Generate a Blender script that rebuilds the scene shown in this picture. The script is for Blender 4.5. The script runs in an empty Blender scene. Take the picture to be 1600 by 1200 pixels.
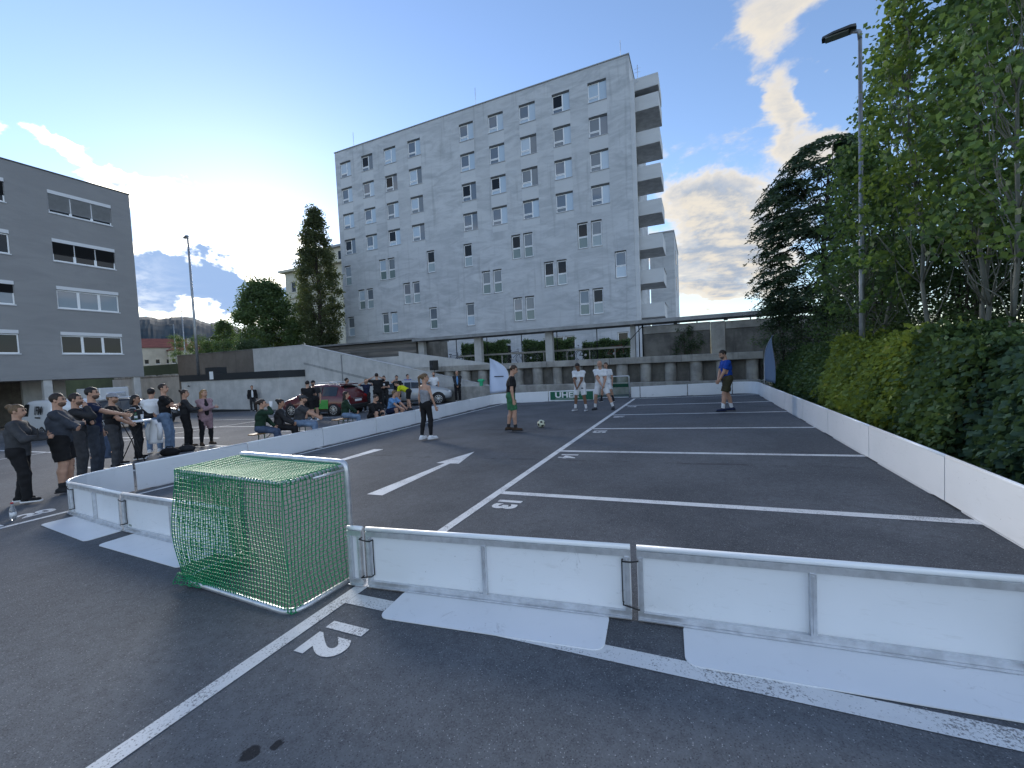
import bpy, bmesh, math, random
import numpy as np
from mathutils import Vector, Matrix
rad = math.radians
SC = bpy.context.scene
COL = SC.collection

# ------------------------------------------------------------------ camera
CAM_POS = Vector((2.5629, -2.3477, 1.7667))
YAW, PITCH, ROLL = 0.4209, -0.0458, -0.0453
def cam_axes():
    f = Vector((-math.sin(YAW), math.cos(YAW), 0)); r = Vector((math.cos(YAW), math.sin(YAW), 0)); u = Vector((0, 0, 1))
    f2 = f*math.cos(PITCH) + u*math.sin(PITCH); u2 = u*math.cos(PITCH) - f*math.sin(PITCH)
    r3 = r*math.cos(ROLL) + u2*math.sin(ROLL); u3 = u2*math.cos(ROLL) - r*math.sin(ROLL)
    return r3, u3, f2
cd = bpy.data.cameras.new('camera'); cam = bpy.data.objects.new('camera', cd); COL.objects.link(cam)
_r, _u, _f = cam_axes()
m4 = Matrix.Identity(4)
for i in range(3):
    m4[i][0] = _r[i]; m4[i][1] = _u[i]; m4[i][2] = -_f[i]; m4[i][3] = CAM_POS[i]
cam.matrix_world = m4
cd.sensor_width = 36; cd.lens = 649.237/1600*36; cd.clip_start = .05; cd.clip_end = 5000
SC.camera = cam
SC.cycles.max_bounces = 6; SC.cycles.diffuse_bounces = 3; SC.cycles.glossy_bounces = 3; SC.cycles.transmission_bounces = 3; SC.cycles.transparent_max_bounces = 6

# ------------------------------------------------------------------ sky, sun, exposure
SUN_AZ, SUN_EL = -54.0, 15.0            # degrees from +Y towards +X, and above the horizon
SKY_STRENGTH = 0.1
SUN_STRENGTH = 1.3
EXPOSURE = 2.1
CLOUD_LIT, CLOUD_BODY, CLOUD_FILL = (2.35, 2.1, 1.7), (.95, 1.12, 1.4), (3.3, 3.65, 4.1)
SKY_CLEAR = (.62, .61, .66)
SC.view_settings.view_transform = 'Standard'; SC.view_settings.look = 'None'
SC.view_settings.gamma = 1; SC.view_settings.exposure = EXPOSURE
SC.view_settings.use_curve_mapping = False

class NT:
    """small helper for node trees"""
    def __init__(s, tree): s.t = tree; s.n = tree.nodes; s.l = tree.links
    def add(s, ty, **kw):
        n = s.n.new(ty)
        for k, v in kw.items():
            if hasattr(n, k): setattr(n, k, v)
        return n
    def put(s, sock, v):
        if isinstance(v, bpy.types.NodeSocket): s.l.new(v, sock)
        elif v is not None: sock.default_value = v
    def math(s, op, a, b=None, c=None, clamp=False):
        n = s.n.new('ShaderNodeMath'); n.operation = op; n.use_clamp = clamp
        s.put(n.inputs[0], a)
        if b is not None: s.put(n.inputs[1], b)
        if c is not None: s.put(n.inputs[2], c)
        return n.outputs[0]
    def vmath(s, op, a, b=None):
        n = s.n.new('ShaderNodeVectorMath'); n.operation = op
        s.put(n.inputs[0], a)
        if b is not None: s.put(n.inputs[1], b)
        return n.outputs[0]
    def mix(s, fac, a, b, blend='MIX'):
        n = s.n.new('ShaderNodeMix'); n.data_type = 'RGBA'; n.blend_type = blend
        s.put(n.inputs[0], fac)
        s.put(n.inputs[6], a if isinstance(a, bpy.types.NodeSocket) else (*a, 1))
        s.put(n.inputs[7], b if isinstance(b, bpy.types.NodeSocket) else (*b, 1))
        return n.outputs[2]
    def noise(s, vec, scale, detail=4, rough=.55, dist=0):
        n = s.n.new('ShaderNodeTexNoise'); s.put(n.inputs['Vector'], vec)
        n.inputs['Scale'].default_value = scale; n.inputs['Detail'].default_value = detail
        n.inputs['Roughness'].default_value = rough; n.inputs['Distortion'].default_value = dist
        return n.outputs[0]
    def voro(s, vec, scale, feature='F1'):
        n = s.n.new('ShaderNodeTexVoronoi'); s.put(n.inputs['Vector'], vec); n.feature = feature
        n.inputs['Scale'].default_value = scale
        return n
    def ramp(s, v, lo, hi, a=0., b=1.):
        n = s.n.new('ShaderNodeMapRange'); n.interpolation_type = 'SMOOTHSTEP'
        s.put(n.inputs[0], v); s.put(n.inputs[1], lo); s.put(n.inputs[2], hi)
        n.inputs[3].default_value = a; n.inputs[4].default_value = b
        return n.outputs[0]
    def scale(s, vec, sc):
        n = s.n.new('ShaderNodeVectorMath'); n.operation = 'MULTIPLY'; s.put(n.inputs[0], vec); n.inputs[1].default_value = sc
        return n.outputs[0]
    def pos(s):
        return s.n.new('ShaderNodeNewGeometry').outputs['Position']
    def objc(s):
        return s.n.new('ShaderNodeTexCoord').outputs['Object']

world = bpy.data.worlds.new('World'); SC.world = world; world.use_nodes = True
world.cycles.sampling_method = 'MANUAL'; world.cycles.sample_map_resolution = 256
def build_world():
    t = world.node_tree; t.nodes.clear(); N = NT(t)
    sky = N.add('ShaderNodeTexSky'); sky.sky_type = 'NISHITA'; sky.sun_disc = False
    sky.sun_elevation = rad(SUN_EL); sky.sun_rotation = rad(SUN_AZ)
    sky.altitude = 300; sky.air_density = 1.0; sky.dust_density = .12; sky.ozone_density = 1.8
    d = N.add('ShaderNodeTexCoord').outputs['Generated']
    sep = N.add('ShaderNodeSeparateXYZ'); N.l.new(d, sep.inputs[0])
    X, Y, Z = sep.outputs
    az = N.math('MULTIPLY', N.math('ARCTAN2', X, Y), 180/math.pi)
    el = N.math('MULTIPLY', N.math('ARCSINE', Z), 180/math.pi)
    zc = N.math('ADD', N.math('MAXIMUM', Z, 0.0), 0.16)
    cx = N.math('DIVIDE', X, zc); cy = N.math('DIVIDE', Y, zc)
    cmb = N.add('ShaderNodeCombineXYZ'); N.put(cmb.inputs[0], cx); N.put(cmb.inputs[1], cy)
    cv = cmb.outputs[0]
    w1 = N.noise(N.scale(d, (1, 1, 1.6)), 7.0, 5, .6); w2 = N.noise(N.vmath('ADD', d, (3.1, 1.7, 5.2)), 8.0, 5, .6)
    az = N.math('ADD', az, N.math('MULTIPLY', N.math('SUBTRACT', w1, .5), 15.0)); el = N.math('ADD', el, N.math('MULTIPLY', N.math('SUBTRACT', w2, .5), 10.0))
    big = N.math('ADD', N.math('MULTIPLY', N.math('SUBTRACT', N.noise(cv, 2.4, 7, .62, .3), .5), 1.25), .47)
    # where clouds stand or the sky is clear: (azimuth, elevation, half width, half height, weight)
    blobs = [(2.4, 18.5, 5.0, 4.2, .32), (0.5, 13.5, 6, 4.2, .30), (7, 11.5, 5.5, 3.8, .30), (10.0, 26.5, 2.8, 4.0, .34), (7.5, 33.5, 4.0, 3.0, .27),
             (13, 22.8, 2.6, 2.8, .26), (-70.2, 21.6, 2.5, 1.1, .33), (-65.8, 20.1, 2.5, 1.0, .31), (-57, 21.7, 3.2, 1.0, .2), (-63, 17.6, 3.2, 1.3, .26),
             (-62, 10.2, 9.5, 2.7, .55), (-53, 8.8, 4.5, 1.6, .4), (-75, 20.5, 1.4, .8, .25), (5, 7.5, 9, 2.0, .22), (-30, 33, 34, 12, -.22), (19, 33, 6, 9, -.16), (-66, 32, 14, 7, -.2)]
    tot = None
    for a0, e0, sa, se, w in blobs:
        qa = N.math('DIVIDE', N.math('SUBTRACT', az, a0), sa); qe = N.math('DIVIDE', N.math('SUBTRACT', el, e0), se)
        q = N.math('ADD', N.math('MULTIPLY', qa, qa), N.math('MULTIPLY', qe, qe))
        g = N.math('DIVIDE', w, N.math('ADD', 1.0, N.math('MULTIPLY', q, q)))
        tot = g if tot is None else N.math('ADD', tot, g)
    sd = Vector((math.sin(rad(SUN_AZ))*math.cos(rad(SUN_EL)), math.cos(rad(SUN_AZ))*math.cos(rad(SUN_EL)), math.sin(rad(SUN_EL))))
    dp = N.add('ShaderNodeVectorMath', operation='DOT_PRODUCT'); N.l.new(d, dp.inputs[0]); dp.inputs[1].default_value = sd
    away = N.ramp(dp.outputs['Value'], .35, -.45)          # front-lit clouds opposite the sun, made brighter and denser to lift ambient light
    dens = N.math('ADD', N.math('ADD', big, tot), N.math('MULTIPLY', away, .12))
    mask = N.ramp(dens, .50, .74)
    thick = N.ramp(dens, .60, .88)
    # light on the clouds: bright rims towards the sun, slate bodies where they are thick
    big2 = N.math('ADD', N.math('MULTIPLY', N.math('SUBTRACT', N.noise(N.vmath('ADD', cv, (-.04, .05, 0)), 2.4, 7, .62, .3), .5), 1.25), .47)
    rim = N.ramp(N.math('SUBTRACT', big, big2), -.12, .14)
    near = N.ramp(dp.outputs['Value'], .90, .995)
    lit = N.mix(away, N.mix(near, CLOUD_LIT, (14, 12.6, 9.8)), CLOUD_FILL)
    body = N.mix(away, N.mix(near, CLOUD_BODY, (.85, 1.25, 2.0)), CLOUD_FILL)
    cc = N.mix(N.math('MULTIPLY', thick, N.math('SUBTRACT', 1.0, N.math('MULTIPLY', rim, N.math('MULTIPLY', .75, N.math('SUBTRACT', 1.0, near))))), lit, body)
    clear = N.mix(1.0, sky.outputs[0], SKY_CLEAR, 'MULTIPLY')
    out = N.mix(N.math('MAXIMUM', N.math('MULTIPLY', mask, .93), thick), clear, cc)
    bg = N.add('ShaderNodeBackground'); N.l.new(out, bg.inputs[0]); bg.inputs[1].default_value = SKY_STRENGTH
    o = N.add('ShaderNodeOutputWorld'); N.l.new(bg.outputs[0], o.inputs[0])
build_world()
sl = bpy.data.lights.new('sun', 'SUN'); sl.energy = SUN_STRENGTH; sl.angle = rad(22); sl.color = (1, .94, .85)
sun = bpy.data.objects.new('sun', sl); COL.objects.link(sun)
_sd = Vector((math.sin(rad(SUN_AZ))*math.cos(rad(SUN_EL)), math.cos(rad(SUN_AZ))*math.cos(rad(SUN_EL)), math.sin(rad(SUN_EL))))
sun.rotation_euler = _sd.to_track_quat('Z', 'Y').to_euler(); sun.location = (0, 0, 40)

# ------------------------------------------------------------------ materials
MATS = {}
def pmat(name, color, rough=.6, metal=0., spec=.5, noise=None, bump=None, coat=0., trans=0., alpha=1.):
    """plain principled material; noise=(scale, amount[, stretch]) mottles it, bump=(scale, strength)"""
    if name in MATS: return MATS[name]
    m = bpy.data.materials.new(name); m.use_nodes = True; N = NT(m.node_tree)
    b = N.n['Principled BSDF']
    b.inputs['Base Color'].default_value = (*color, 1); b.inputs['Roughness'].default_value = rough
    b.inputs['Metallic'].default_value = metal; b.inputs['Specular IOR Level'].default_value = spec
    b.inputs['Coat Weight'].default_value = coat; b.inputs['Transmission Weight'].default_value = trans
    if noise:
        v = N.objc()
        if len(noise) > 2: v = N.scale(v, noise[2])
        f = N.ramp(N.noise(v, noise[0], 5, .6), .3, .7)
        dk = tuple(c*(1-noise[1]) for c in color); lt = tuple(min(1, c*(1+noise[1]*.6)) for c in color)
        N.l.new(N.mix(f, dk, lt), b.inputs['Base Color'])
    if bump:
        bn = N.add('ShaderNodeBump'); bn.inputs['Strength'].default_value = bump[1]; bn.inputs['Distance'].default_value = .01
        N.l.new(N.noise(N.objc(), bump[0], 5, .6), bn.inputs['Height']); N.l.new(bn.outputs[0], b.inputs['Normal'])
    MATS[name] = m
    return m
def glass_mat(name, tint=(.02, .025, .03), rough=.04):
    return pmat(name, tint, rough, 0, .9)

def asphalt_mat():
    m = bpy.data.materials.new('asphalt'); m.use_nodes = True; N = NT(m.node_tree); b = N.n['Principled BSDF']
    P = N.pos()
    fine = N.noise(P, 90, 3, .7); mid = N.noise(P, 14, 4, .6); low = N.noise(P, .55, 5, .6); vlow = N.noise(P, .11, 3, .5)
    stones = N.voro(P, 120); cs = N.add('ShaderNodeSeparateColor'); N.l.new(stones.outputs['Color'], cs.inputs[0])
    base = N.mix(N.ramp(low, .3, .72), (.054, .060, .070), (.128, .137, .151))
    base = N.mix(N.ramp(vlow, .38, .62, 0, .65), base, (.150, .158, .170))
    base = N.mix(N.ramp(mid, .35, .7, 0, .35), base, (.042, .043, .046))
    base = N.mix(N.ramp(fine, .40, .75, 0, .65), base, (.18, .19, .205))
    pale = N.math('MULTIPLY', N.ramp(cs.outputs[0], .90, .97), N.ramp(stones.outputs['Distance'], .45, .25))
    base = N.mix(N.math('MULTIPLY', pale, .7), base, (.42, .43, .44))
    dark = N.math('MULTIPLY', N.ramp(cs.outputs[1], .72, .8), N.ramp(stones.outputs['Distance'], .5, .3))
    base = N.mix(N.math('MULTIPLY', dark, .6), base, (.040, .042, .046))
    # scuffs of pale dust dragged over the lot
    sc = N.noise(N.scale(P, (1.0, .22, 1)), 2.3, 6, .7)
    base = N.mix(N.ramp(sc, .62, .80, 0, .35), base, (.20, .205, .21))
    # seams between asphalt lanes, wandering a little
    sep = N.add('ShaderNodeSeparateXYZ'); N.l.new(P, sep.inputs[0])
    wob = N.math('MULTIPLY', N.math('SUBTRACT', low, .5), .35); brk = N.ramp(sc, .42, .60)
    for y0 in (4.75, 8.2, 12.4):
        dd = N.math('ABSOLUTE', N.math('ADD', N.math('SUBTRACT', sep.outputs[1], y0), wob))
        seam = N.math('MULTIPLY', N.ramp(dd, .09, .0), brk)
        base = N.mix(N.math('MULTIPLY', seam, .5), base, (.028, .029, .031))
    # oil drips
    for x0, y0, r in ((.62, -1.18, .05), (.79, -1.38, .035), (1.02, -1.33, .05), (1.12, -1.18, .03), (.70, -1.10, .035), (1.72, -.98, .03)):
        v = N.add('ShaderNodeCombineXYZ'); N.put(v.inputs[0], N.math('SUBTRACT', sep.outputs[0], x0)); N.put(v.inputs[1], N.math('SUBTRACT', sep.outputs[1], y0))
        ln = N.add('ShaderNodeVectorMath', operation='LENGTH'); N.l.new(v.outputs[0], ln.inputs[0])
        q = N.math('ADD', ln.outputs['Value'], N.math('MULTIPLY', N.math('SUBTRACT', mid, .5), .12))
        base = N.mix(N.ramp(q, r, r*.6, 0, .85), base, (.016, .016, .018))
    N.l.new(base, b.inputs['Base Color'])
    b.inputs['Roughness'].default_value = .85; b.inputs['Specular IOR Level'].default_value = .12
    bn = N.add('ShaderNodeBump'); bn.inputs['Strength'].default_value = .55; bn.inputs['Distance'].default_value = .006
    h = N.math('ADD', N.math('MULTIPLY', fine, .7), N.math('MULTIPLY', stones.outputs['Distance'], -.5))
    N.l.new(h, bn.inputs['Height']); N.l.new(bn.outputs[0], b.inputs['Normal'])
    return m
def paint_mat():
    m = bpy.data.materials.new('road_paint'); m.use_nodes = True; N = NT(m.node_tree); b = N.n['Principled BSDF']
    P = N.pos()
    wear = N.math('ADD', N.math('MULTIPLY', N.noise(P, 75, 3, .7), .75), N.math('MULTIPLY', N.noise(P, 3.2, 4, .6), .4))
    f = N.ramp(wear, .60, .70)
    f = N.math('MAXIMUM', f, N.ramp(N.noise(P, 9, 5, .7), .60, .72, 0, .55))
    c = N.mix(N.noise(P, 5, 4, .6), (.58, .59, .60), (.74, .75, .75))
    N.l.new(N.mix(N.math('MULTIPLY', f, .75), c, (.07, .07, .075)), b.inputs['Base Color'])
    b.inputs['Roughness'].default_value = .7
    bn = N.add('ShaderNodeBump'); bn.inputs['Strength'].default_value = .4; bn.inputs['Distance'].default_value = .005
    N.l.new(N.noise(P, 90, 3, .7), bn.inputs['Height']); N.l.new(bn.outputs[0], b.inputs['Normal'])
    return m
def stucco_mat(name, lo, hi, streak=True):
    m = bpy.data.materials.new(name); m.use_nodes = True; N = NT(m.node_tree); b = N.n['Principled BSDF']
    P = N.pos()
    w = N.noise(N.scale(P, (.35, .35, 1.25)), 1.1, 7, .68, .9); w2 = N.noise(P, .16, 4, .55)
    c = N.mix(N.ramp(w, .30, .66), lo, hi)
    c = N.mix(N.ramp(w2, .35, .7, 0, .45), c, tuple(x*.86 for x in hi))
    if streak:
        s = N.noise(N.scale(P, (1.6, 1.6, .10)), 1.4, 5, .6)
        c = N.mix(N.ramp(s, .54, .72, 0, .45), c, tuple(x*.70 for x in lo))
    N.l.new(c, b.inputs['Base Color']); b.inputs['Roughness'].default_value = .9; b.inputs['Specular IOR Level'].default_value = .2
    bn = N.add('ShaderNodeBump'); bn.inputs['Strength'].default_value = .35; bn.inputs['Distance'].default_value = .02
    N.l.new(N.noise(P, 7, 6, .65), bn.inputs['Height']); N.l.new(bn.outputs[0], b.inputs['Normal'])
    return m
def concrete_mat(name, lo, hi, stain=.5):
    m = bpy.data.materials.new(name); m.use_nodes = True; N = NT(m.node_tree); b = N.n['Principled BSDF']
    P = N.pos()
    c = N.mix(N.ramp(N.noise(P, 1.3, 6, .65), .3, .7), lo, hi)
    c = N.mix(N.ramp(N.noise(N.scale(P, (2.2, 2.2, .25)), 1.5, 5, .6), .52, .75, 0, stain), c, tuple(x*.5 for x in lo))
    c = N.mix(N.ramp(N.noise(P, 26, 4, .7), .62, .75, 0, .4), c, tuple(x*.6 for x in lo))
    N.l.new(c, b.inputs['Base Color']); b.inputs['Roughness'].default_value = .88; b.inputs['Specular IOR Level'].default_value = .25
    bn = N.add('ShaderNodeBump'); bn.inputs['Strength'].default_value = .4; bn.inputs['Distance'].default_value = .01
    N.l.new(N.noise(P, 18, 6, .65), bn.inputs['Height']); N.l.new(bn.outputs[0], b.inputs['Normal'])
    return m
def board_mat():
    m = bpy.data.materials.new('board_plastic'); m.use_nodes = True; N = NT(m.node_tree); b = N.n['Principled BSDF']
    P = N.pos()
    sc = N.math('MULTIPLY', N.ramp(N.noise(P, 6, 6, .78, 1.8), .57, .70), N.ramp(N.noise(P, 1.4, 3, .6), .44, .60))
    c = N.mix(N.ramp(N.noise(P, .9, 4, .6), .3, .7), (.72, .75, .78), (.78, .80, .83))
    c = N.mix(N.math('MULTIPLY', sc, .6), c, (.34, .35, .37))
    c = N.mix(N.ramp(N.noise(N.scale(P, (3, 3, 14)), 2.2, 5, .7), .56, .75, 0, .22), c, (.45, .45, .44))
    sp = N.voro(P, 9); c = N.mix(N.ramp(sp.outputs['Distance'], .05, .025, 0, .6), c, (.25, .26, .28))
    N.l.new(c, b.inputs['Base Color']); b.inputs['Roughness'].default_value = .32
    return m
ASPH = asphalt_mat(); PAINT = paint_mat(); BOARD = board_mat()
ALU = pmat('aluminium', (.66, .68, .71), .38, .7, noise=(14, .15))
WHITE_MET = pmat('white_rail', (.82, .85, .88), .3)
BLACK = pmat('black_rubber', (.012, .012, .013), .6)
GREEN_NET = pmat('green_net_cord', (.008, .25, .10), .55)
STUCCO = stucco_mat('tower_stucco', (.38, .405, .435), (.56, .585, .615))
STUCCO2 = stucco_mat('tower_smooth_render', (.52, .545, .575), (.575, .60, .63), False)
GREY_RENDER = stucco_mat('grey_office_render', (.25, .253, .262), (.29, .293, .30), False)
CONC = concrete_mat('fair_concrete', (.42, .425, .42), (.54, .54, .53), .25)
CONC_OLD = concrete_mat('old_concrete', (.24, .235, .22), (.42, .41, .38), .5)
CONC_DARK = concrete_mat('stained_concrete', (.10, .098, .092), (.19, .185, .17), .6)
WINFRAME = pmat('window_frame_white', (.84, .86, .88), .4)

# ------------------------------------------------------------------ mesh helpers
def gz(x, y): return .0276*x + .002*y          # the lot falls gently to the left
class MB:
    def __init__(s): s.v = []; s.f = []; s.smooth = []
    def add(s, vs, fs, sm=False):
        o = len(s.v); s.v += [tuple(v) for v in vs]; s.f += [tuple(i+o for i in f) for f in fs]; s.smooth += [sm]*len(fs)
        return s
    def box(s, x0, x1, y0, y1, z0, z1):
        vs = [(x, y, z) for z in (z0, z1) for y in (y0, y1) for x in (x0, x1)]
        return s.add(vs, [(0, 2, 3, 1), (4, 5, 7, 6), (0, 1, 5, 4), (2, 6, 7, 3), (0, 4, 6, 2), (1, 3, 7, 5)])
    def cbox(s, x0, x1, y0, y1, z0, z1, c=.01):
        """box with chamfered edges"""
        bm = bmesh.new(); bmesh.ops.create_cube(bm, size=1)
        for v in bm.verts: v.co = ((x0+x1)/2+v.co.x*(x1-x0), (y0+y1)/2+v.co.y*(y1-y0), (z0+z1)/2+v.co.z*(z1-z0))
        bmesh.ops.bevel(bm, geom=bm.edges[:], offset=c, segments=1, affect='EDGES')
        s.bm(bm); return s
    def bm(s, bm, sm=False):
        bm.verts.index_update(); s.add([v.co[:] for v in bm.verts], [[v.index for v in f.verts] for f in bm.faces], sm); bm.free(); return s
    def obox(s, a, b, w, h, up=(0, 0, 1)):
        """bar of width w, height h from a to b"""
        a = Vector(a); b = Vector(b); d = (b-a).normalized(); up = Vector(up)
        sd = d.cross(up).normalized(); u2 = sd.cross(d).normalized()
        vs = [p+sd*(w/2*i)+u2*(h/2*j) for p in (a, b) for i, j in ((-1, -1), (1, -1), (1, 1), (-1, 1))]
        return s.add(vs, [(0, 1, 2, 3), (4, 7, 6, 5), (0, 4, 5, 1), (1, 5, 6, 2), (2, 6, 7, 3), (3, 7, 4, 0)])
    def tube(s, pts, r, n=8, r2=None, caps=True):
        pts = [Vector(p) for p in pts]; k = len(pts); vs = []; fs = []
        prev = None
        for i, p in enumerate(pts):
            d = (pts[min(i+1, k-1)]-pts[max(i-1, 0)]).normalized()
            if prev is None: sd = d.orthogonal().normalized()
            else: sd = (prev - d*prev.dot(d)).normalized()
            prev = sd; u = d.cross(sd)
            if isinstance(r, (list, tuple)): rr = r[i]
            else: rr = r if r2 is None else r+(r2-r)*i/max(1, k-1)
            for j in range(n):
                a = 2*math.pi*j/n; vs.append(p+sd*(rr*math.cos(a))+u*(rr*math.sin(a)))
        for i in range(k-1):
            for j in range(n): fs.append((i*n+j, i*n+(j+1) % n, (i+1)*n+(j+1) % n, (i+1)*n+j))
        if caps: fs.append(tuple(range(n-1, -1, -1))); fs.append(tuple(range((k-1)*n, k*n)))
        return s.add(vs, fs, True)
    def poly(s, pts, z0, z1):
        """prism from an outline in x,y"""
        n = len(pts); vs = [(x, y, z0) for x, y in pts]+[(x, y, z1) for x, y in pts]
        return s.add(vs, [tuple(range(n-1, -1, -1)), tuple(range(n, 2*n))]+[(i, (i+1) % n, n+(i+1) % n, n+i) for i in range(n)])
    def extr(s, pts, vec):
        n = len(pts); pts = [Vector(p) for p in pts]; vec = Vector(vec)
        return s.add(pts+[p+vec for p in pts], [tuple(range(n-1, -1, -1)), tuple(range(n, 2*n))]+[(i, (i+1) % n, n+(i+1) % n, n+i) for i in range(n)])
    def lathe(s, prof, c=(0, 0, 0), n=16):
        vs = []; fs = []; k = len(prof)
        for r, z in prof:
            for j in range(n): a = 2*math.pi*j/n; vs.append((c[0]+r*math.cos(a), c[1]+r*math.sin(a), c[2]+z))
        for i in range(k-1):
            for j in range(n): fs.append((i*n+j, i*n+(j+1) % n, (i+1)*n+(j+1) % n, (i+1)*n+j))
        fs.append(tuple(range(n-1, -1, -1))); fs.append(tuple(range((k-1)*n, k*n)))
        return s.add(vs, fs, True)
    def xform(s, M):
        s.v = [tuple(M @ Vector(v)) for v in s.v]; return s
    def mesh(s, name):
        me = bpy.data.meshes.new(name); me.from_pydata(s.v, [], s.f)
        me.polygons.foreach_set('use_smooth', s.smooth); me.update(); return me
    def build(s, name, mat, parent=None, loc=None, rot=None):
        me = s.mesh(name); return mk(name, me, mat, parent, loc, rot)
def mk(name, me, mat, parent=None, loc=None, rot=None):
    o = bpy.data.objects.new(name, me); COL.objects.link(o)
    if mat and not me.materials: me.materials.append(mat)
    if loc is not None: o.location = loc
    if rot is not None: o.rotation_euler = rot
    if parent is not None: o.parent = parent
    return o
def empty(name, loc=(0, 0, 0), rz=0):
    o = bpy.data.objects.new(name, None); COL.objects.link(o); o.location = loc; o.rotation_euler = (0, 0, rz); o.empty_display_size = .2
    return o
def tag(o, label=None, cat=None, group=None, kind=None):
    if label: o['label'] = label
    if cat: o['category'] = cat
    if group: o['group'] = group
    if kind: o['kind'] = kind
    return o
def copy_tree(o, parent=None):
    c = o.copy(); COL.objects.link(c); c.parent = parent
    for ch in list(o.children): copy_tree(ch, c)
    return c
def text_mesh(txt, size, bold=.0, extrude=0., align='CENTER', sx=1.):
    cu = bpy.data.curves.new('lettering', 'FONT'); cu.body = txt; cu.size = size; cu.offset = bold; cu.extrude = extrude
    cu.align_x = align; cu.align_y = 'CENTER'; cu.resolution_u = 4
    ob = bpy.data.objects.new('lettering', cu); COL.objects.link(ob)
    dg = bpy.context.evaluated_depsgraph_get(); me = bpy.data.meshes.new_from_object(ob.evaluated_get(dg))
    bpy.data.objects.remove(ob); bpy.data.curves.remove(cu)
    if sx != 1.:
        for v in me.vertices: v.co.x *= sx
    return me
def rounded_rect(x0, x1, y0, y1, r, n=5):
    out = []
    for cx, cy, a0 in ((x1-r, y0+r, -90), (x1-r, y1-r, 0), (x0+r, y1-r, 90), (x0+r, y0+r, 180)):
        for i in range(n+1): a = rad(a0+90*i/n); out.append((cx+r*math.cos(a), cy+r*math.sin(a)))
    return out

# ------------------------------------------------------------------ ground and markings
def sheet(name, pts, mat, dz, parent=None):
    return MB().add([(x, y, gz(x, y)+dz) for x, y in pts], [tuple(range(len(pts)))]).build(name, mat, parent)
lot = sheet('parking_lot', [(-75, -60), (40, -60), (40, 21), (-75, 21)], ASPH, 0)
tag(lot, 'dark worn asphalt parking lot with painted bays', None, None, 'structure')
def line(x0, y0, x1, y1, w=.12, name='bay_line', dz=.004):
    d = Vector((x1-x0, y1-y0)).normalized(); n = Vector((-d.y, d.x))*w/2
    return sheet(name, [(x0-n.x, y0-n.y), (x1-n.x, y1-n.y), (x1+n.x, y1+n.y), (x0+n.x, y0+n.y)], PAINT, dz, lot)
line(0, -14, 0, 16.6, .115)
for k in range(-3, 7):
    if k == 0: line(.06, 0, 4.95, .01, .13)
    elif k < 0: continue
    else: line(.06, 2.75*k, 4.95, 2.75*k+.01, .125)
# bays on the left side
line(-6.33, -3, -6.20, 20, .10)
for k in range(-1, 8): line(-6.42, -.08+2.75*k, -11.6, -.08+2.75*k, .10)
line(-17.6, -6, -17.6, 16, .10)
for k in range(-2, 6): line(-17.7, 1.2+2.75*k, -22.6, 1.2+2.75*k, .10)
for k in range(-2, 6): line(-17.5, 1.2+2.75*k, -12.9, 1.2+2.75*k, .10)
def number(txt, x, y, rz):
    me = text_mesh(txt, .41, .022, 0, 'CENTER', .92)
    R_ = Matrix.Rotation(rz, 3, 'Z')
    for v in me.vertices:
        c = R_ @ v.co; v.co = (x+c.x, y+c.y, gz(x+c.x, y+c.y)+.004)
    o = mk('bay_number', me, PAINT, lot); return o
for i, t in enumerate(('12', '13', '14', '15', '16', '17')): number(t, .31, 2.75*i-.42 if i else -.40, -math.pi/2)
number('20', -6.78, .40, math.pi/2); number('21', -6.78, 3.1, math.pi/2)
def arrow(x, y0, s):
    pts = [(x-.145, y0), (x+.145, y0), (x+.06, y0+s*1.95), (x+.25, y0+s*1.95), (x, y0+s*3.0), (x-.25, y0+s*1.95), (x-.06, y0+s*1.95)]
    sheet('arrow_marking', pts if s > 0 else pts[::-1], PAINT, .004, lot)
arrow(-1.80, 2.29, 1); arrow(-4.47, 5.36, -1)
# the ground beyond: upper terrace, verge and country behind
SOIL = concrete_mat('verge_soil', (.030, .024, .017), (.075, .060, .042), .5)
GRASSY = pmat('far_ground', (.06, .075, .035), .95, noise=(.2, .4))

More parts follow.
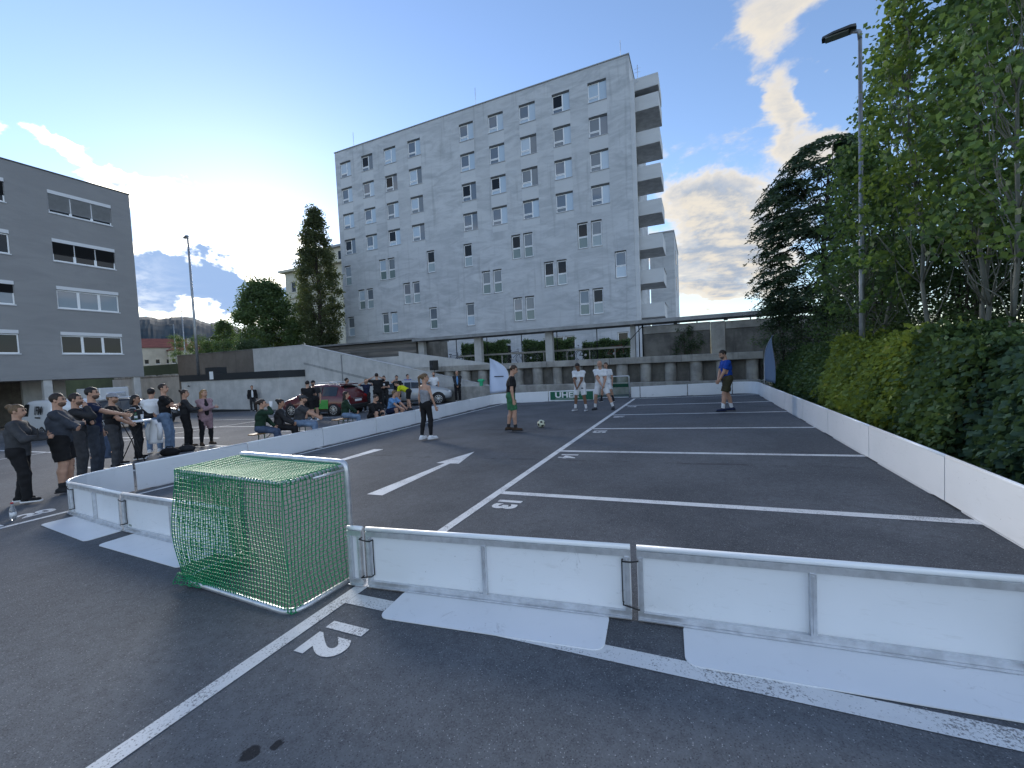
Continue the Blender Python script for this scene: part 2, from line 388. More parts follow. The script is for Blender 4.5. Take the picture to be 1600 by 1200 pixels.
# ------------------------------------------------------------------ rink boards
ORD = ['first', 'second', 'third', 'fourth', 'fifth', 'sixth', 'seventh', 'eighth', 'ninth']
def rel(mb, loc): L = Vector(loc); mb.v = [tuple(Vector(v)-L) for v in mb.v]; return mb
def arc(p0, p1, p2, n=7):
    """smooth corner from p0 to p2 steered by p1"""
    out = []
    for i in range(n+1):
        t = i/n; out.append(tuple((1-t)**2*a+2*t*(1-t)*b+t*t*c for a, b, c in zip(p0, p1, p2)))
    return out
BOARD_H = .50
def board(path, label, group='white rink boards around the pitch', mid=True, plate=(.12, .88), strap=(False, True), tagplate=False, trim=.008, green=False):
    path = [Vector(p) for p in path]
    d0 = (path[1]-path[0]).normalized(); d1 = (path[-1]-path[-2]).normalized()
    path[0] = path[0]+d0*trim; path[-1] = path[-1]-d1*trim
    c = (path[0]+path[-1])/2; loc = (c.x, c.y, gz(c.x, c.y)); root = empty('rink_board', loc)
    tag(root, label, 'rink board', group)
    k = len(path); nor = []
    for i in range(k):
        d = (path[min(i+1, k-1)]-path[max(i-1, 0)]).normalized(); nor.append(Vector((-d.y, d.x)))
    def strip(o0, o1, z0, z1):
        vs = []
        for p, n in zip(path, nor):
            g = gz(p.x, p.y); a = p+n*o0; b = p+n*o1
            vs += [(a.x, a.y, g+z0), (b.x, b.y, g+z0), (b.x, b.y, g+z1), (a.x, a.y, g+z1)]
        fs = [(0, 1, 2, 3), tuple(4*(k-1)+i for i in (3, 2, 1, 0))]
        for i in range(k-1):
            for j in range(4): fs.append((4*i+j, 4*(i+1)+j, 4*(i+1)+(j+1) % 4, 4*i+(j+1) % 4))
        return MB().add(vs, fs)
    def rail(off, z, r):
        pts = [(p.x+n.x*off, p.y+n.y*off, gz(p.x, p.y)+z) for p, n in zip(path, nor)]
        return MB().tube(pts, r, 10)
    rel(strip(0, .008, .020, BOARD_H-.018), loc).build('panel', BOARD, root)
    rel(rail(.016, BOARD_H-.016, .019), loc).build('top_rail', WHITE_MET, root)
    rel(strip(.0095, .034, BOARD_H-.075, BOARD_H-.034), loc).build('frame_rail', ALU, root)
    bt = strip(.0095, .034, .022, .058); b2 = strip(.0095, .052, .014, .021); bt.add(b2.v, b2.f)
    rel(bt, loc).build('bottom_rail', ALU, root)
    def post(i, t, w=.035):
        p = path[i]; n = nor[i]; d = Vector((n.y, -n.x)); g = gz(p.x, p.y)
        q = p+d*t
        m = MB()
        a = q+n*.0105; b = q+n*.0425
        m.add([(*(a-d*w/2), g+.0585), (*(a+d*w/2), g+.0585), (*(b+d*w/2), g+.0585), (*(b-d*w/2), g+.0585),
               (*(a-d*w/2), g+BOARD_H-.0755), (*(a+d*w/2), g+BOARD_H-.0755), (*(b+d*w/2), g+BOARD_H-.0755), (*(b-d*w/2), g+BOARD_H-.0755)],
              [(0, 3, 2, 1), (4, 5, 6, 7), (0, 1, 5, 4), (1, 2, 6, 5), (2, 3, 7, 6), (3, 0, 4, 7)])
        # groove along the extrusion
        m.obox((*(b+n*.003), g+.07), (*(b+n*.003), g+BOARD_H-.09), .008, .006, (n.x, n.y, 0))
        rel(m, loc).build('post', ALU, root)
    post(0, .022, .03); post(k-1, -.022, .03)
    if mid:
        if k == 2:
            cpt = (path[0]+path[1])/2; path.insert(1, cpt); nor.insert(1, nor[0]); post(1, 0, .030); path.pop(1); nor.pop(1)
        else: post(k//2, 0, .03)
    if plate and k == 2:
        L = (path[1]-path[0]).length; d = d0; n = nor[0]
        out = rounded_rect(plate[0]*L, plate[1]*L, -.385, -.002, .07)
        vs = []
        for z in (.004, .011):
            for s_, o_ in out: q = path[0]+d*s_-n*o_; vs.append((q.x, q.y, gz(q.x, q.y)+z))
        kk = len(out)
        rel(MB().add(vs, [tuple(range(kk-1, -1, -1)), tuple(range(kk, 2*kk))]+[(i, (i+1) % kk, kk+(i+1) % kk, kk+i) for i in range(kk)]), loc).build('foot_plate', BOARD, root)
    for e, on in enumerate(strap):
        if not on: continue
        i = 0 if e == 0 else k-1; p = path[i]; n = nor[i]; d = Vector((n.y, -n.x))*(-1 if e == 0 else 1); g = gz(p.x, p.y)
        m = MB()
        for z, dz in ((.105, -.02), (.395, .012)):
            a = p-d*.052+n*.048; b = p+d*.048+n*.050
            m.tube([(*(p-d*.052+n*.012), g+z), (*a, g+z), (*((a+b)/2+n*.004), g+z+dz*.3), (*b, g+z+dz), (*(p+d*.048+n*.014), g+z+dz)], .005, 6)
        q = p-d*.056+n*.014
        m.tube([(*q, g+.105), (*(q+n*.004), g+.25), (*q, g+.395)], .004, 6)
        rel(m, loc).build('strap', BLACK, root)
    if tagplate:
        i = k-1; p = path[i]; n = nor[i]; d = d1
        q = p-d*.11+n*.0095
        rz = math.atan2(-d.y, -d.x)
        o = MB().box(-.031, .031, -.002, 0, -.011, .011).build('maker_plate', pmat('dark_green_print', (.004, .10, .05), .5), root)
        o.location = Vector((q.x, q.y, gz(q.x, q.y)+.083))-Vector(loc); o.rotation_euler = (0, 0, rz)
        me = text_mesh('UHER', .02, .0004); t = mk('lettering', me, pmat('white_print', (.75, .76, .76), .5), o); t.location = (0, -.0035, 0); t.rotation_euler = (math.pi/2, 0, 0)
    return root
# near side, left of the goal, then round the pitch
board([(-1.76, .27), (-4.10, .37)], 'white rink board standing just left of the near green goal', tagplate=True)
board([(-4.12, .37), (-5.93, .53)], 'short white rink board at the near left end, second from the green goal', plate=(.0, .93))
board(arc((-5.95, .53), (-6.60, .58), (-6.60, 1.55)), 'curved white rink board at the near left corner', mid=False, plate=None)
LX = lambda y: -6.62+.10*math.sin(y*.25)
ly = [1.57+2.0*i for i in range(8)]
for i in range(7):
    board([(LX(ly[i]), ly[i]), (LX(ly[i+1]), ly[i+1])], 'white rink board along the left side of the pitch, %s from the near corner' % ORD[i])
board(arc((LX(15.57), 15.57), (-6.62, 16.40), (-5.72, 16.42)), 'curved white rink board at the far left corner below the white flag', mid=False, plate=None)
board([(-5.70, 16.42), (-4.0, 16.49)], 'white rink board at the far end, left of the green banner')
uher = board([(-3.98, 16.49), (-1.72, 16.60)], 'white rink board at the far end carrying a green banner with white letters')
board([(-.20, 16.92), (.18, 16.95)], 'short white rink board at the right post of the far goal', mid=False, plate=None)
board([(.20, 16.95), (2.14, 17.08)], 'white rink board at the far end, second right of the far goal')
board([(2.16, 17.08), (3.86, 17.16)], 'white rink board at the far end, third right of the far goal')
board(arc((3.88, 17.16), (4.70, 17.16), (4.72, 16.2)), 'curved white rink board at the far right corner', mid=False, plate=None)
ry = [16.18, 15.32, 13.32, 11.32, 9.32, 7.32, 5.32, 3.32, 1.42]
RX = lambda y: 4.87-.012*max(0, y-3)
for i in range(8):
    board([(RX(ry[i]), ry[i]), (RX(ry[i+1]), ry[i+1])], 'white rink board along the hedge side, %s from the far corner' % ORD[i])
board(arc((4.87, 1.40), (4.87, .55), (4.12, .52)), 'curved white rink board at the near right corner', mid=False, plate=None)
board([(4.10, .52), (2.165, .40)], 'large white rink board nearest the camera at right', plate=(.03, .86), strap=(False, False))
board([(2.14, .398), (.055, .205)], 'white rink board right of the near goal, between short board and large board', plate=(.07, .83), strap=(True, True))
board([(.03, .203), (-.13, .19)], 'narrow white filler board against the right post of the near goal', mid=False, plate=None, strap=(False, False))
# banner on the far board
def banner():
    a = Vector((-3.94, 16.49)); b = Vector((-1.80, 16.597)); d = (b-a).normalized(); g = gz(-2.9, 16.5)
    ang = math.atan2(d.y, d.x)
    loc = ((a.x+b.x)/2, (a.y+b.y)/2-.004, g); root = empty('banner', loc, ang)
    tag(root, 'green banner with white UHER lettering on the far rink board', 'banner')
    MB().box(-1.02, 1.02, -.003, 0, .055, .445).build('cloth', pmat('banner_green', (.005, .115, .06), .6), root)
    me = text_mesh('UHER', .36, .012, .001, 'CENTER', 1.25); t = mk('lettering', me, pmat('white_print', (.75, .76, .76), .5), root); t.location = (-.22, -.0045, .275); t.rotation_euler = (math.pi/2, 0, 0)
    MB().box(-.78, .1, -.0045, -.0031, .095, .108).build('underline', pmat('white_print', (.75, .76, .76), .5), root)
banner()

# ------------------------------------------------------------------ goals
def net_patch(mb, P, nu, nv, r=.0022, sag=None, seed=0):
    """P(u,v)->point; cords along both directions, knots jittered"""
    rng = random.Random(seed); pts = {}
    for i in range(nu+1):
        for j in range(nv+1):
            u = i/nu; v = j/nv
            if 0 < i < nu and 0 < j < nv: u += rng.uniform(-.12, .12)/nu; v += rng.uniform(-.12, .12)/nv
            p = Vector(P(u, v))
            if sag: p += Vector(sag(u, v))
            pts[i, j] = p
    def cord(line):
        mb.tube(line, r, 3, caps=False)
    for i in range(nu+1): cord([pts[i, j] for j in range(nv+1)])
    for j in range(nv+1): cord([pts[i, j] for i in range(nu+1)])
def make_goal(name, label, loc, rz, W=1.46, H=1.03, D=.56, cell=.035, r=.0045, droop=True):
    """mouth towards local +y; net behind"""
    root = empty(name, loc, rz); tag(root, label, 'goal')
    T = .026; hw = W/2
    def loop(pts, rr=.10, n=6):
        out = []; k = len(pts)
        for i, p in enumerate(pts):
            p = Vector(p)
            if i in (0, k-1): out.append(p); continue
            a = (Vector(pts[i-1])-p).normalized()*rr; b = (Vector(pts[i+1])-p).normalized()*rr
            for j in range(n+1):
                t = j/n; out.append((p+a)*(1-t)**2+p*2*t*(1-t)+(p+b)*t*t)
        return out
    MB().tube(loop([(-hw, 0, T+.006), (-hw, 0, H), (hw, 0, H), (hw, 0, T+.006)], .07), T, 12).build('front_frame', ALU, root)
    MB().tube(loop([(-hw, -.03, T), (-hw+.02, -D, T), (hw-.02, -D, T), (hw, -.03, T)], .13), T*.92, 12).build('ground_frame', ALU, root)
    MB().tube(loop([(-hw+.02, -.03, H-.025), (-hw+.04, -D, H-.03), (hw-.04, -D, H-.03), (hw-.02, -.03, H-.025)], .06), .014, 10).build('top_frame', ALU, root)
    for s in (-1, 1):
        MB().tube([(s*(hw-.01), -.03, H-.06), (s*(hw-.03), -D*.55, H-.055)], .012, 8).build('brace', ALU, root)
    mb = MB(); nu = int(W/cell); nv = int(H/cell); nd = int(D/cell); e = .018
    sg = (lambda u, v: (.02*math.sin(9*u)*math.sin(math.pi*v), -.045*math.sin(math.pi*v)*(.5+.5*math.sin(3.1*u+1))-.02*math.sin(5*u+4*v)*math.sin(math.pi*v), -.012*math.sin(math.pi*u)*v)) if droop else None
    net_patch(mb, lambda u, v: (-hw+.03+(W-.06)*u, -D-e+.01, .03+(H-.05)*v), nu, nv, r, sg, 1)
    for s in (-1, 1):
        ss = (lambda u, v, s=s: (-s*.05*math.sin(math.pi*v)*math.sin(math.pi*u)-s*.02*math.sin(7*v)*math.sin(math.pi*u), 0, -.03*math.sin(math.pi*u)*(1-v))) if droop else None
        net_patch(mb, lambda u, v, s=s: (s*(hw-.02), -.01-(D-.0)*u, .03+(H-.05)*v), nd, nv, r, ss, 2+s)
    net_patch(mb, lambda u, v: (-hw+.03+(W-.06)*u, -.01-D*v, H-.008), nu, nd, r, (lambda u, v: (0, 0, -.025*math.sin(math.pi*v)*math.sin(math.pi*u)*(1+.4*math.sin(8*u)))) if droop else None, 7)
    if droop:   # slack net heaped on the ground at the left rear corner and along the ground frame
        rg = random.Random(5)
        net_patch(mb, lambda u, v: (-hw-.02+.42*u, -D+.03-.10*v+.06*u*v, .012+.075*math.sin(math.pi*v)*(1-.55*u)), 12, 9, r, lambda u, v: (rg.uniform(-.012, .012), rg.uniform(-.012, .012), rg.uniform(0, .015)), 11)
        net_patch(mb, lambda u, v: (-hw+.02+.25*v, -D+.06+(D-.1)*u, .012+.06*math.sin(math.pi*v)), 14, 8, r, lambda u, v: (rg.uniform(-.012, .012), rg.uniform(-.01, .01), rg.uniform(0, .015)), 12)
    n = mb.build('net', GREEN_NET, root)
    # thick lacing cord spiralling round the rear top bar and the side bars
    lace = MB()
    def spiral(a, b, turns, rr=.019):
        a = Vector(a); b = Vector(b); d = (b-a).normalized(); s_ = d.orthogonal().normalized(); u_ = d.cross(s_)
        k = turns*8; lace.tube([a+(b-a)*(i/k)+s_*rr*math.cos(2*math.pi*i/8)+u_*rr*math.sin(2*math.pi*i/8) for i in range(k+1)], .0035, 4)
    spiral((-hw+.06, -D, H-.03), (hw-.06, -D, H-.03), 36)
    for s in (-1, 1): spiral((s*(hw-.025), -.06, H-.027), (s*(hw-.04), -D+.04, H-.03), 12)
    lace.build('lacing_cord', GREEN_NET, root)
    return root
make_goal('small_goal', 'near small goal with silver frame and green net seen from behind', (-.905, .27, gz(-.9, 0)), rad(-1.5))
gf = make_goal('small_goal', 'far small goal with green net behind the goalkeeper', (-.98, 16.76, gz(-1, 16.8)), rad(184), cell=.06, r=.003, droop=False)
MB().box(-.68, .68, -.535, -.53, .5, .66).build('net_band', pmat('dark_green_cloth', (.006, .07, .04), .8), gf)
# paper notice on the far goal's back wall is too small to read; the ball
def football():
    bm = bmesh.new(); bmesh.ops.create_icosphere(bm, subdivisions=1, radius=.11)
    # truncated icosahedron: 12 dark pentagons, 20 pale hexagons
    bm.free(); bm = bmesh.new(); bmesh.ops.create_icosphere(bm, subdivisions=5, radius=.11)
    phi = (1+5**.5)/2; vs = [Vector(v).normalized() for v in [(0, s, t*phi) for s in (-1, 1) for t in (-1, 1)]+[(s, t*phi, 0) for s in (-1, 1) for t in (-1, 1)]+[(t*phi, 0, s) for s in (-1, 1) for t in (-1, 1)]]
    me = bpy.data.meshes.new('football'); bm.to_mesh(me); mat_i = []
    for f in bm.faces:
        c = f.calc_center_median().normalized(); mat_i.append(1 if max(c.dot(v) for v in vs) > math.cos(rad(18.5)) else 0)
    bm.free(); me.materials.append(pmat('ball_pale', (.62, .64, .48), .45)); me.materials.append(pmat('ball_black', (.02, .02, .02), .45))
    me.polygons.foreach_set('material_index', mat_i); me.polygons.foreach_set('use_smooth', [True]*len(mat_i))
    o = mk('football', me, None, None, (-1.47, 8.54, gz(-1.47, 8.54)+.112), (.4, .3, .2)); tag(o, 'pale yellow and black football on the asphalt between kicker and wall', 'ball')
football()

# ------------------------------------------------------------------ wall with openings
def wall_with_openings(mb, u0, u1, z0, z1, rects, P, depth):
    """P(u,z,d) -> point, d = depth behind the face. Adds the face with holes and the reveals."""
    us = sorted({u0, u1, *[r[0] for r in rects], *[r[1] for r in rects]}); zs = sorted({z0, z1, *[r[2] for r in rects], *[r[3] for r in rects]})
    for i in range(len(us)-1):
        for j in range(len(zs)-1):
            uc = (us[i]+us[i+1])/2; zc = (zs[j]+zs[j+1])/2
            if any(r[0] < uc < r[1] and r[2] < zc < r[3] for r in rects): continue
            mb.add([P(us[i], zs[j], 0), P(us[i+1], zs[j], 0), P(us[i+1], zs[j+1], 0), P(us[i], zs[j+1], 0)], [(0, 1, 2, 3)])
    for a, b, c, d in rects:
        for q in (((a, c), (b, c)), ((b, c), (b, d)), ((b, d), (a, d)), ((a, d), (a, c))):
            (ua, za), (ub, zb) = q
            mb.add([P(ua, za, 0), P(ub, zb, 0), P(ub, zb, depth), P(ua, za, depth)], [(0, 1, 2, 3)])
def dup_frame(rects, P, d0, d1, t):
    """rectangular window frames as boxes: outline t wide, from depth d0 to d1"""
    mb = MB()
    for a, b, c, d in rects:
        for (x0, x1, z0, z1) in ((a, b, c, c+t), (a, b, d-t, d), (a, a+t, c+t, d-t), (b-t, b, c+t, d-t)):
            mb.add([P(x, z, k) for k in (d0, d1) for z in (z0, z1) for x in (x0, x1)], [(0, 1, 3, 2), (4, 6, 7, 5), (0, 4, 5, 1), (2, 3, 7, 6), (0, 2, 6, 4), (1, 5, 7, 3)])
    return mb
def pbox(mb, P, x0, x1, z0, z1, d0, d1):
    return mb.add([P(x, z, k) for k in (d0, d1) for z in (z0, z1) for x in (x0, x1)], [(0, 1, 3, 2), (4, 6, 7, 5), (0, 4, 5, 1), (2, 3, 7, 6), (0, 2, 6, 4), (1, 5, 7, 3)])
PANE_SKY = glass_mat('pane_sky_tint', (.14, .17, .21), .03)  # sky reflection put into the base colour as pale blue
PANE_DARK = pmat('pane_dark', (.008, .009, .011), .08, 0, .35)
CURTAIN = pmat('curtained_pane', (.42, .52, .62), .12, 0, .9)
BLIND = pmat('pane_blind', (.16, .185, .21), .15, 0, .8)
FROST = pmat('frosted_pane', (.30, .37, .40), .25, 0, .7)
FROST_G = pmat('frosted_green_pane', (.16, .22, .22), .2, 0, .7)

# ------------------------------------------------------------------ the concrete tower
def tower():
    rng = random.Random(4)
    YF = 34.8; X0, X1 = -35.25, -2.1; ZT = 27.15; YB = 46.8
    root = empty('tower_block', (-18.7, 40, 1.5)); tag(root, 'tall pale concrete apartment tower with small windows and corner balconies', 'building'); L = root.location
    P = lambda u, z, d: (u, YF+d, z)
    cols = [-34.55+3.2*i for i in range(4)]+[-18.62+3.25*i for i in range(5)]
    wins = []
    for r in range(4):
        z1 = 25.88-2.92*r
        for ci, c in enumerate(cols): wins.append(('upper', c, c+1.62, z1-1.72, z1))
    def pair(x, z): wins.append(('tall', x, x+.95, z, z+2.28)); wins.append(('tall', x+1.24, x+2.19, z, z+2.28))
    def single(x, z): wins.append(('tall', x, x+.98, z, z+2.28))
    z = 11.87
    for x in (-6.98, -13.46, -29.7): pair(x, z)
    for x in (-18.78, -23.27, -34.85): single(x, z)
    z = 8.90
    for x in (-10.27, -16.83, -26.55, -32.98): pair(x, z)
    single(-3.76, z)
    z = 5.95
    for x in (-7.05, -13.55, -29.73): pair(x, z)
    for x in (-18.83, -23.32, -34.83): single(x, z)
    for x in (-3.76, -9.6, -8.5, -16.9, -15.4): wins.append(('small', x, x+.95, 3.15, 4.2))
    rects = [w[1:] for w in wins]
    mb = MB(); wall_with_openings(mb, X0, X1, 1.0, ZT, rects, P, .26)
    # other faces
    mb.add([(X0, YF, 1), (X0, YF, ZT), (X0, YB, ZT), (X0, YB, 1), (X1, YF, 1), (X1, YF, ZT), (X1, YB, ZT), (X1, YB, 1)], [(0, 1, 2, 3), (4, 7, 6, 5), (2, 6, 7, 3), (1, 5, 6, 2)])
    rel(mb, L).build('wall', STUCCO, root)
    # smooth render panels between the windows of one column
    for ci, c in enumerate(cols):
        for r in range(4):
            zt = 25.88-2.92*r-1.72-.05; zb = zt-1.12
            if r == 3: zb = zt-.62
            rel(pbox(MB(), P, c-.02, c+1.64, zb, zt-.02, -.004, .02), L).build('render_panel', STUCCO2, root)
    # roof edge capping
    m = MB()
    m.box(X0-.06, X1+.06, YF-.06, YF+.3, ZT+.002, ZT+.09); m.box(X0-.06, X0+.3, YF+.302, YB+.06, ZT+.002, ZT+.09); m.box(X1-.3, X1+.06, YF+.302, YB+.06, ZT+.002, ZT+.09)
    rel(m, L).build('roof_capping', pmat('zinc_capping', (.30, .31, .32), .5, .6), root)
    for x, y, h in ((-33.6, 36.2, 2.6), (-17.2, 36.0, 2.6), (-2.9, 36.0, 2.2), (-9, 42, 2.2)):
        rel(MB().tube([(x, y, ZT), (x, y, ZT+h)], .025, 6), L).build('lightning_rod', ALU, root)
    # tv aerial at the right corner
    m = MB().tube([(-1.95, 35.6, 25.2), (-1.5, 35.6, 25.3), (-1.5, 35.6, 26.6)], .025, 6)
    for zz in (26.0, 26.3): m.tube([(-1.75, 35.6, zz), (-1.25, 35.6, zz)], .012, 5)
    rel(m, L).build('aerial', ALU, root)
    ledge = pmat('window_sill_metal', (.42, .43, .45), .5, .5)
    shades = [PANE_SKY, CURTAIN, PANE_SKY, BLIND, CURTAIN, PANE_DARK]
    for kind, a, b, c, d in wins:
        if kind == 'upper':
            fx = a+.94       # left: white framed casement over a transom light; right: glazed panel
            fr = dup_frame([(a+.002, fx, c+.47, d-.14), (a+.002, fx, c+.03, c+.44)], P, .13, .19, .065)
            w = rel(fr, L).build('window', WINFRAME, root)
            rel(pbox(MB(), P, a+.066, fx-.066, c+.535, d-.206, .15, .16), L).build('pane', rng.choice(shades), w)
            rel(pbox(MB(), P, a+.066, fx-.066, c+.096, c+.375, .15, .16), L).build('pane', rng.choice([CURTAIN, PANE_SKY, BLIND]), w)
            rel(pbox(MB(), P, fx+.052, b-.01, c+.03, d-.14, .12, .15), L).build('pane', rng.choice([CURTAIN, PANE_SKY, CURTAIN, BLIND]), w)
            rel(pbox(MB(), P, fx+.002, fx+.05, c+.03, d-.14, .10, .19), L).build('mullion', WINFRAME, w)
            rel(pbox(MB(), P, a+.004, b-.004, d-.138, d-.004, .06, .2), L).build('blind_box', pmat('blind_box_grey', (.07, .075, .08), .6), w)
        elif kind == 'tall':
            fr = dup_frame([(a+.04, b-.04, c+1.02, d-.10), (a+.04, b-.04, c+.04, c+1.0)], P, .12, .18, .06)
            w = rel(fr, L).build('window', WINFRAME, root)
            rel(pbox(MB(), P, a+.1, b-.1, c+1.08, d-.16, .14, .15), L).build('pane', rng.choice([PANE_SKY, CURTAIN, PANE_DARK, BLIND, PANE_SKY]), w)
            rel(pbox(MB(), P, a+.1, b-.1, c+.1, c+.94, .14, .15), L).build('pane', rng.choice([FROST, FROST_G, FROST_G, CURTAIN]), w)
            rel(pbox(MB(), P, a+.02, b-.02, d-.098, d-.006, .08, .2), L).build('lintel', pmat('blind_box_grey', (.07, .075, .08), .6), w)
        else:
            w = rel(dup_frame([(a+.02, b-.02, c+.02, d-.02)], P, .12, .18, .07), L).build('window', WINFRAME, root)
            rel(pbox(MB(), P, a+.09, b-.09, c+.09, d-.09, .14, .15), L).build('pane', PANE_DARK, w)
        rel(pbox(MB(), P, a-.03, b+.03, c-.03, c+.012, -.05, .13), L).build('sill', ledge, w)
        rel(pbox(MB(), P, a+.003, b-.003, c+.013, d-.004, .2, .25), L).build('backing', pmat('room_dark', (.01, .011, .012), .9), w)
    # entrance door behind the canopy
    o = rel(MB().box(-23.9, -22.4, YF-.03, YF-.004, 1.2, 4.1), L).build('door', pmat('door_green', (.03, .06, .045), .5), root)
    # balconies on the right side, one above the other
    PAR = stucco_mat('balcony_render', (.52, .54, .56), (.58, .60, .62), False)
    under = pmat('balcony_soffit', (.55, .545, .54), .9, noise=(1.5, .2))
    for i in range(8):
        zf = 23.05-2.92*i
        if i == 0:
            r_ = rel(MB().box(X1+.002, .12, YF+.95, YF+4.4, 24.62, 25.6), L).build('balcony_roof', PAR, root)
            rel(MB().box(X1+.004, .1, YF+.97, YF+4.38, 24.595, 24.618), L).build('soffit', under, r_)
        m = MB()
        m.box(X1+.002, .12, YF+.95, YF+1.09, zf-.15, zf+1.02)           # front parapet
        m.box(-.02, .12, YF+1.092, YF+4.26, zf-.15, zf+1.02)              # side parapet
        m.box(X1+.002, .12, YF+4.262, YF+4.4, zf-.15, zf+1.02)
        m.box(X1+.002, -.022, YF+1.092, YF+4.26, zf-.149, zf)
        bl = rel(m, L).build('balcony', PAR, root)
        rel(MB().box(X1+.01, .115, YF+.955, YF+4.395, zf-.175, zf-.152), L).build('soffit', under, bl)
        rel(MB().box(X1+.012, X1+.05, YF+1.4, YF+2.4, zf+.05, zf+2.3), L).build('balcony_door', PANE_DARK, bl)
        if i >= 5: rel(MB().tube([(.16, YF+1.1, zf+1.0), (.16, YF+4.2, zf+1.0)], .02, 6), L).build('handrail', BLACK, bl)
    # slim pier between facade and balconies
    rel(MB().box(X1+.003, X1+.34, YF+.12, YF+.6, 1, 24.9), L).build('pier', STUCCO2, root)
    return root
tower()
def annex():
    root = empty('tower_annex', (-.5, 47, 1)); tag(root, 'lower pale concrete block behind the right side of the tower', 'building'); L = root.location
    rel(MB().box(-2, .55, 46.9, 58, 1, 15.4), L).build('wall', STUCCO, root)
    rel(MB().box(-2.05, .6, 46.85, 58.1, 15.402, 15.6), L).build('roof_capping', pmat('zinc_capping', (.30, .31, .32), .5, .6), root)
    for z in (12.6, 9.6):
        w = rel(MB().box(.553, .58, 50, 51.4, z, z+1.5), L).build('window', PANE_DARK, root)
annex()

# ------------------------------------------------------------------ grey office building at the left
def office():
    XF = -38.6; YC = 16.4; ZT = 16.72; ZB = 2.2; Y0 = -14
    root = empty('office_building', (-46, 2, -1.1)); tag(root, 'dark grey rendered office building on concrete stilts with ribbon windows', 'building'); L = root.location
    P = lambda u, z, d: (XF-d, u, z)
    rows = [13.88, 10.52, 7.2, 3.97]; bays = [11.72-5.45*i for i in range(5)]
    rects = [(b, b+3.45, z, z+1.6) for b in bays for z in rows]
    mb = MB(); wall_with_openings(mb, Y0, YC, ZB, ZT, rects, P, .22)
    XB = -56
    mb.add([(XF, YC, ZB), (XF, YC, ZT), (XB, YC, ZT), (XB, YC, ZB), (XF, Y0, ZB), (XF, Y0, ZT), (XB, Y0, ZT), (XB, Y0, ZB)], [(0, 1, 2, 3), (4, 7, 6, 5), (1, 5, 6, 2), (0, 3, 7, 4), (3, 2, 6, 7)])
    rel(mb, L).build('wall', GREY_RENDER, root)
    rel(MB().box(XF-.3, XF+.05, Y0, YC+.05, ZT+.002, ZT+.07), L).build('roof_capping', pmat('dark_zinc', (.08, .085, .09), .5, .6), root)
    slat = pmat('external_blind', (.46, .48, .51), .55, .3, noise=(3, .1))
    slat_d = pmat('external_blind_dark', (.030, .032, .038), .6, .2)
    boxm = pmat('blind_cassette', (.62, .64, .67), .45)
    for bi, b in enumerate(bays):
        for ri, z in enumerate(rows):
            a, c, z0, z1 = b, b+3.45, z, z+1.6
            fr = MB(); t = .07
            w3 = (c-a)/3
            for i in range(3):
                q = dup_frame([(a+i*w3+.003, a+(i+1)*w3-.003, z0+.05, z1-.26)], P, .10, .16, t); fr.add(q.v, q.f)
            w = rel(fr, L).build('window', WINFRAME, root)
            for i in range(3): rel(pbox(MB(), P, a+i*w3+t, a+(i+1)*w3-t, z0+.05+t, z1-.26-t, .125, .135), L).build('pane', PANE_SKY if ri in (2,) else PANE_DARK, w)
            rel(pbox(MB(), P, a+.002, c-.002, z1-.24, z1-.002, -.03, .2), L).build('blind_cassette', boxm, w)
            rel(pbox(MB(), P, a-.03, c+.03, z0-.03, z0+.04, -.06, .12), L).build('sill', boxm, w)
            rel(pbox(MB(), P, a+.004, c-.004, z0+.05, z1-.25, .2, .215), L).build('backing', pmat('room_dark', (.01, .011, .012), .9), w)
            drop = {0: 1.12, 1: .86, 2: 0, 3: 0}[ri] if bi == 0 else {0: .9, 1: 0, 2: .55, 3: 0}[ri]
            if drop:
                for i in range(3):
                    m = MB(); n = int(drop/.055)
                    for k in range(n):
                        zz = z1-.25-.055*k
                        m.add([P(a+i*w3+.03, zz, .03), P(a+(i+1)*w3-.03, zz, .03), P(a+(i+1)*w3-.03, zz-.045, .075), P(a+i*w3+.03, zz-.045, .075)], [(0, 1, 2, 3)])
                        m.add([P(a+i*w3+.03, zz-.004, .03), P(a+(i+1)*w3-.03, zz-.004, .03), P(a+(i+1)*w3-.03, zz-.049, .075), P(a+i*w3+.03, zz-.049, .075)], [(3, 2, 1, 0)])
                    rel(m, L).build('slatted_blind', slat if (ri == 0 and bi == 0) else slat_d, w)
    # stilts and the open garage under it
    for y in (10.9, 15.95, 4.6, -2, -8):
        rel(MB().cbox(XF-.5, XF-.1, y-.22, y+.22, -1.6, ZB-.004, .02), L).build('pillar', CONC, root)
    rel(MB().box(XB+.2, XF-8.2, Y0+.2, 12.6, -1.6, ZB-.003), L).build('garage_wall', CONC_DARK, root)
    rel(MB().box(XF-4.6, XF-4.3, 10.9, 13.2, -1.6, ZB-.004), L).build('garage_side_wall', CONC, root)
    return root
office()

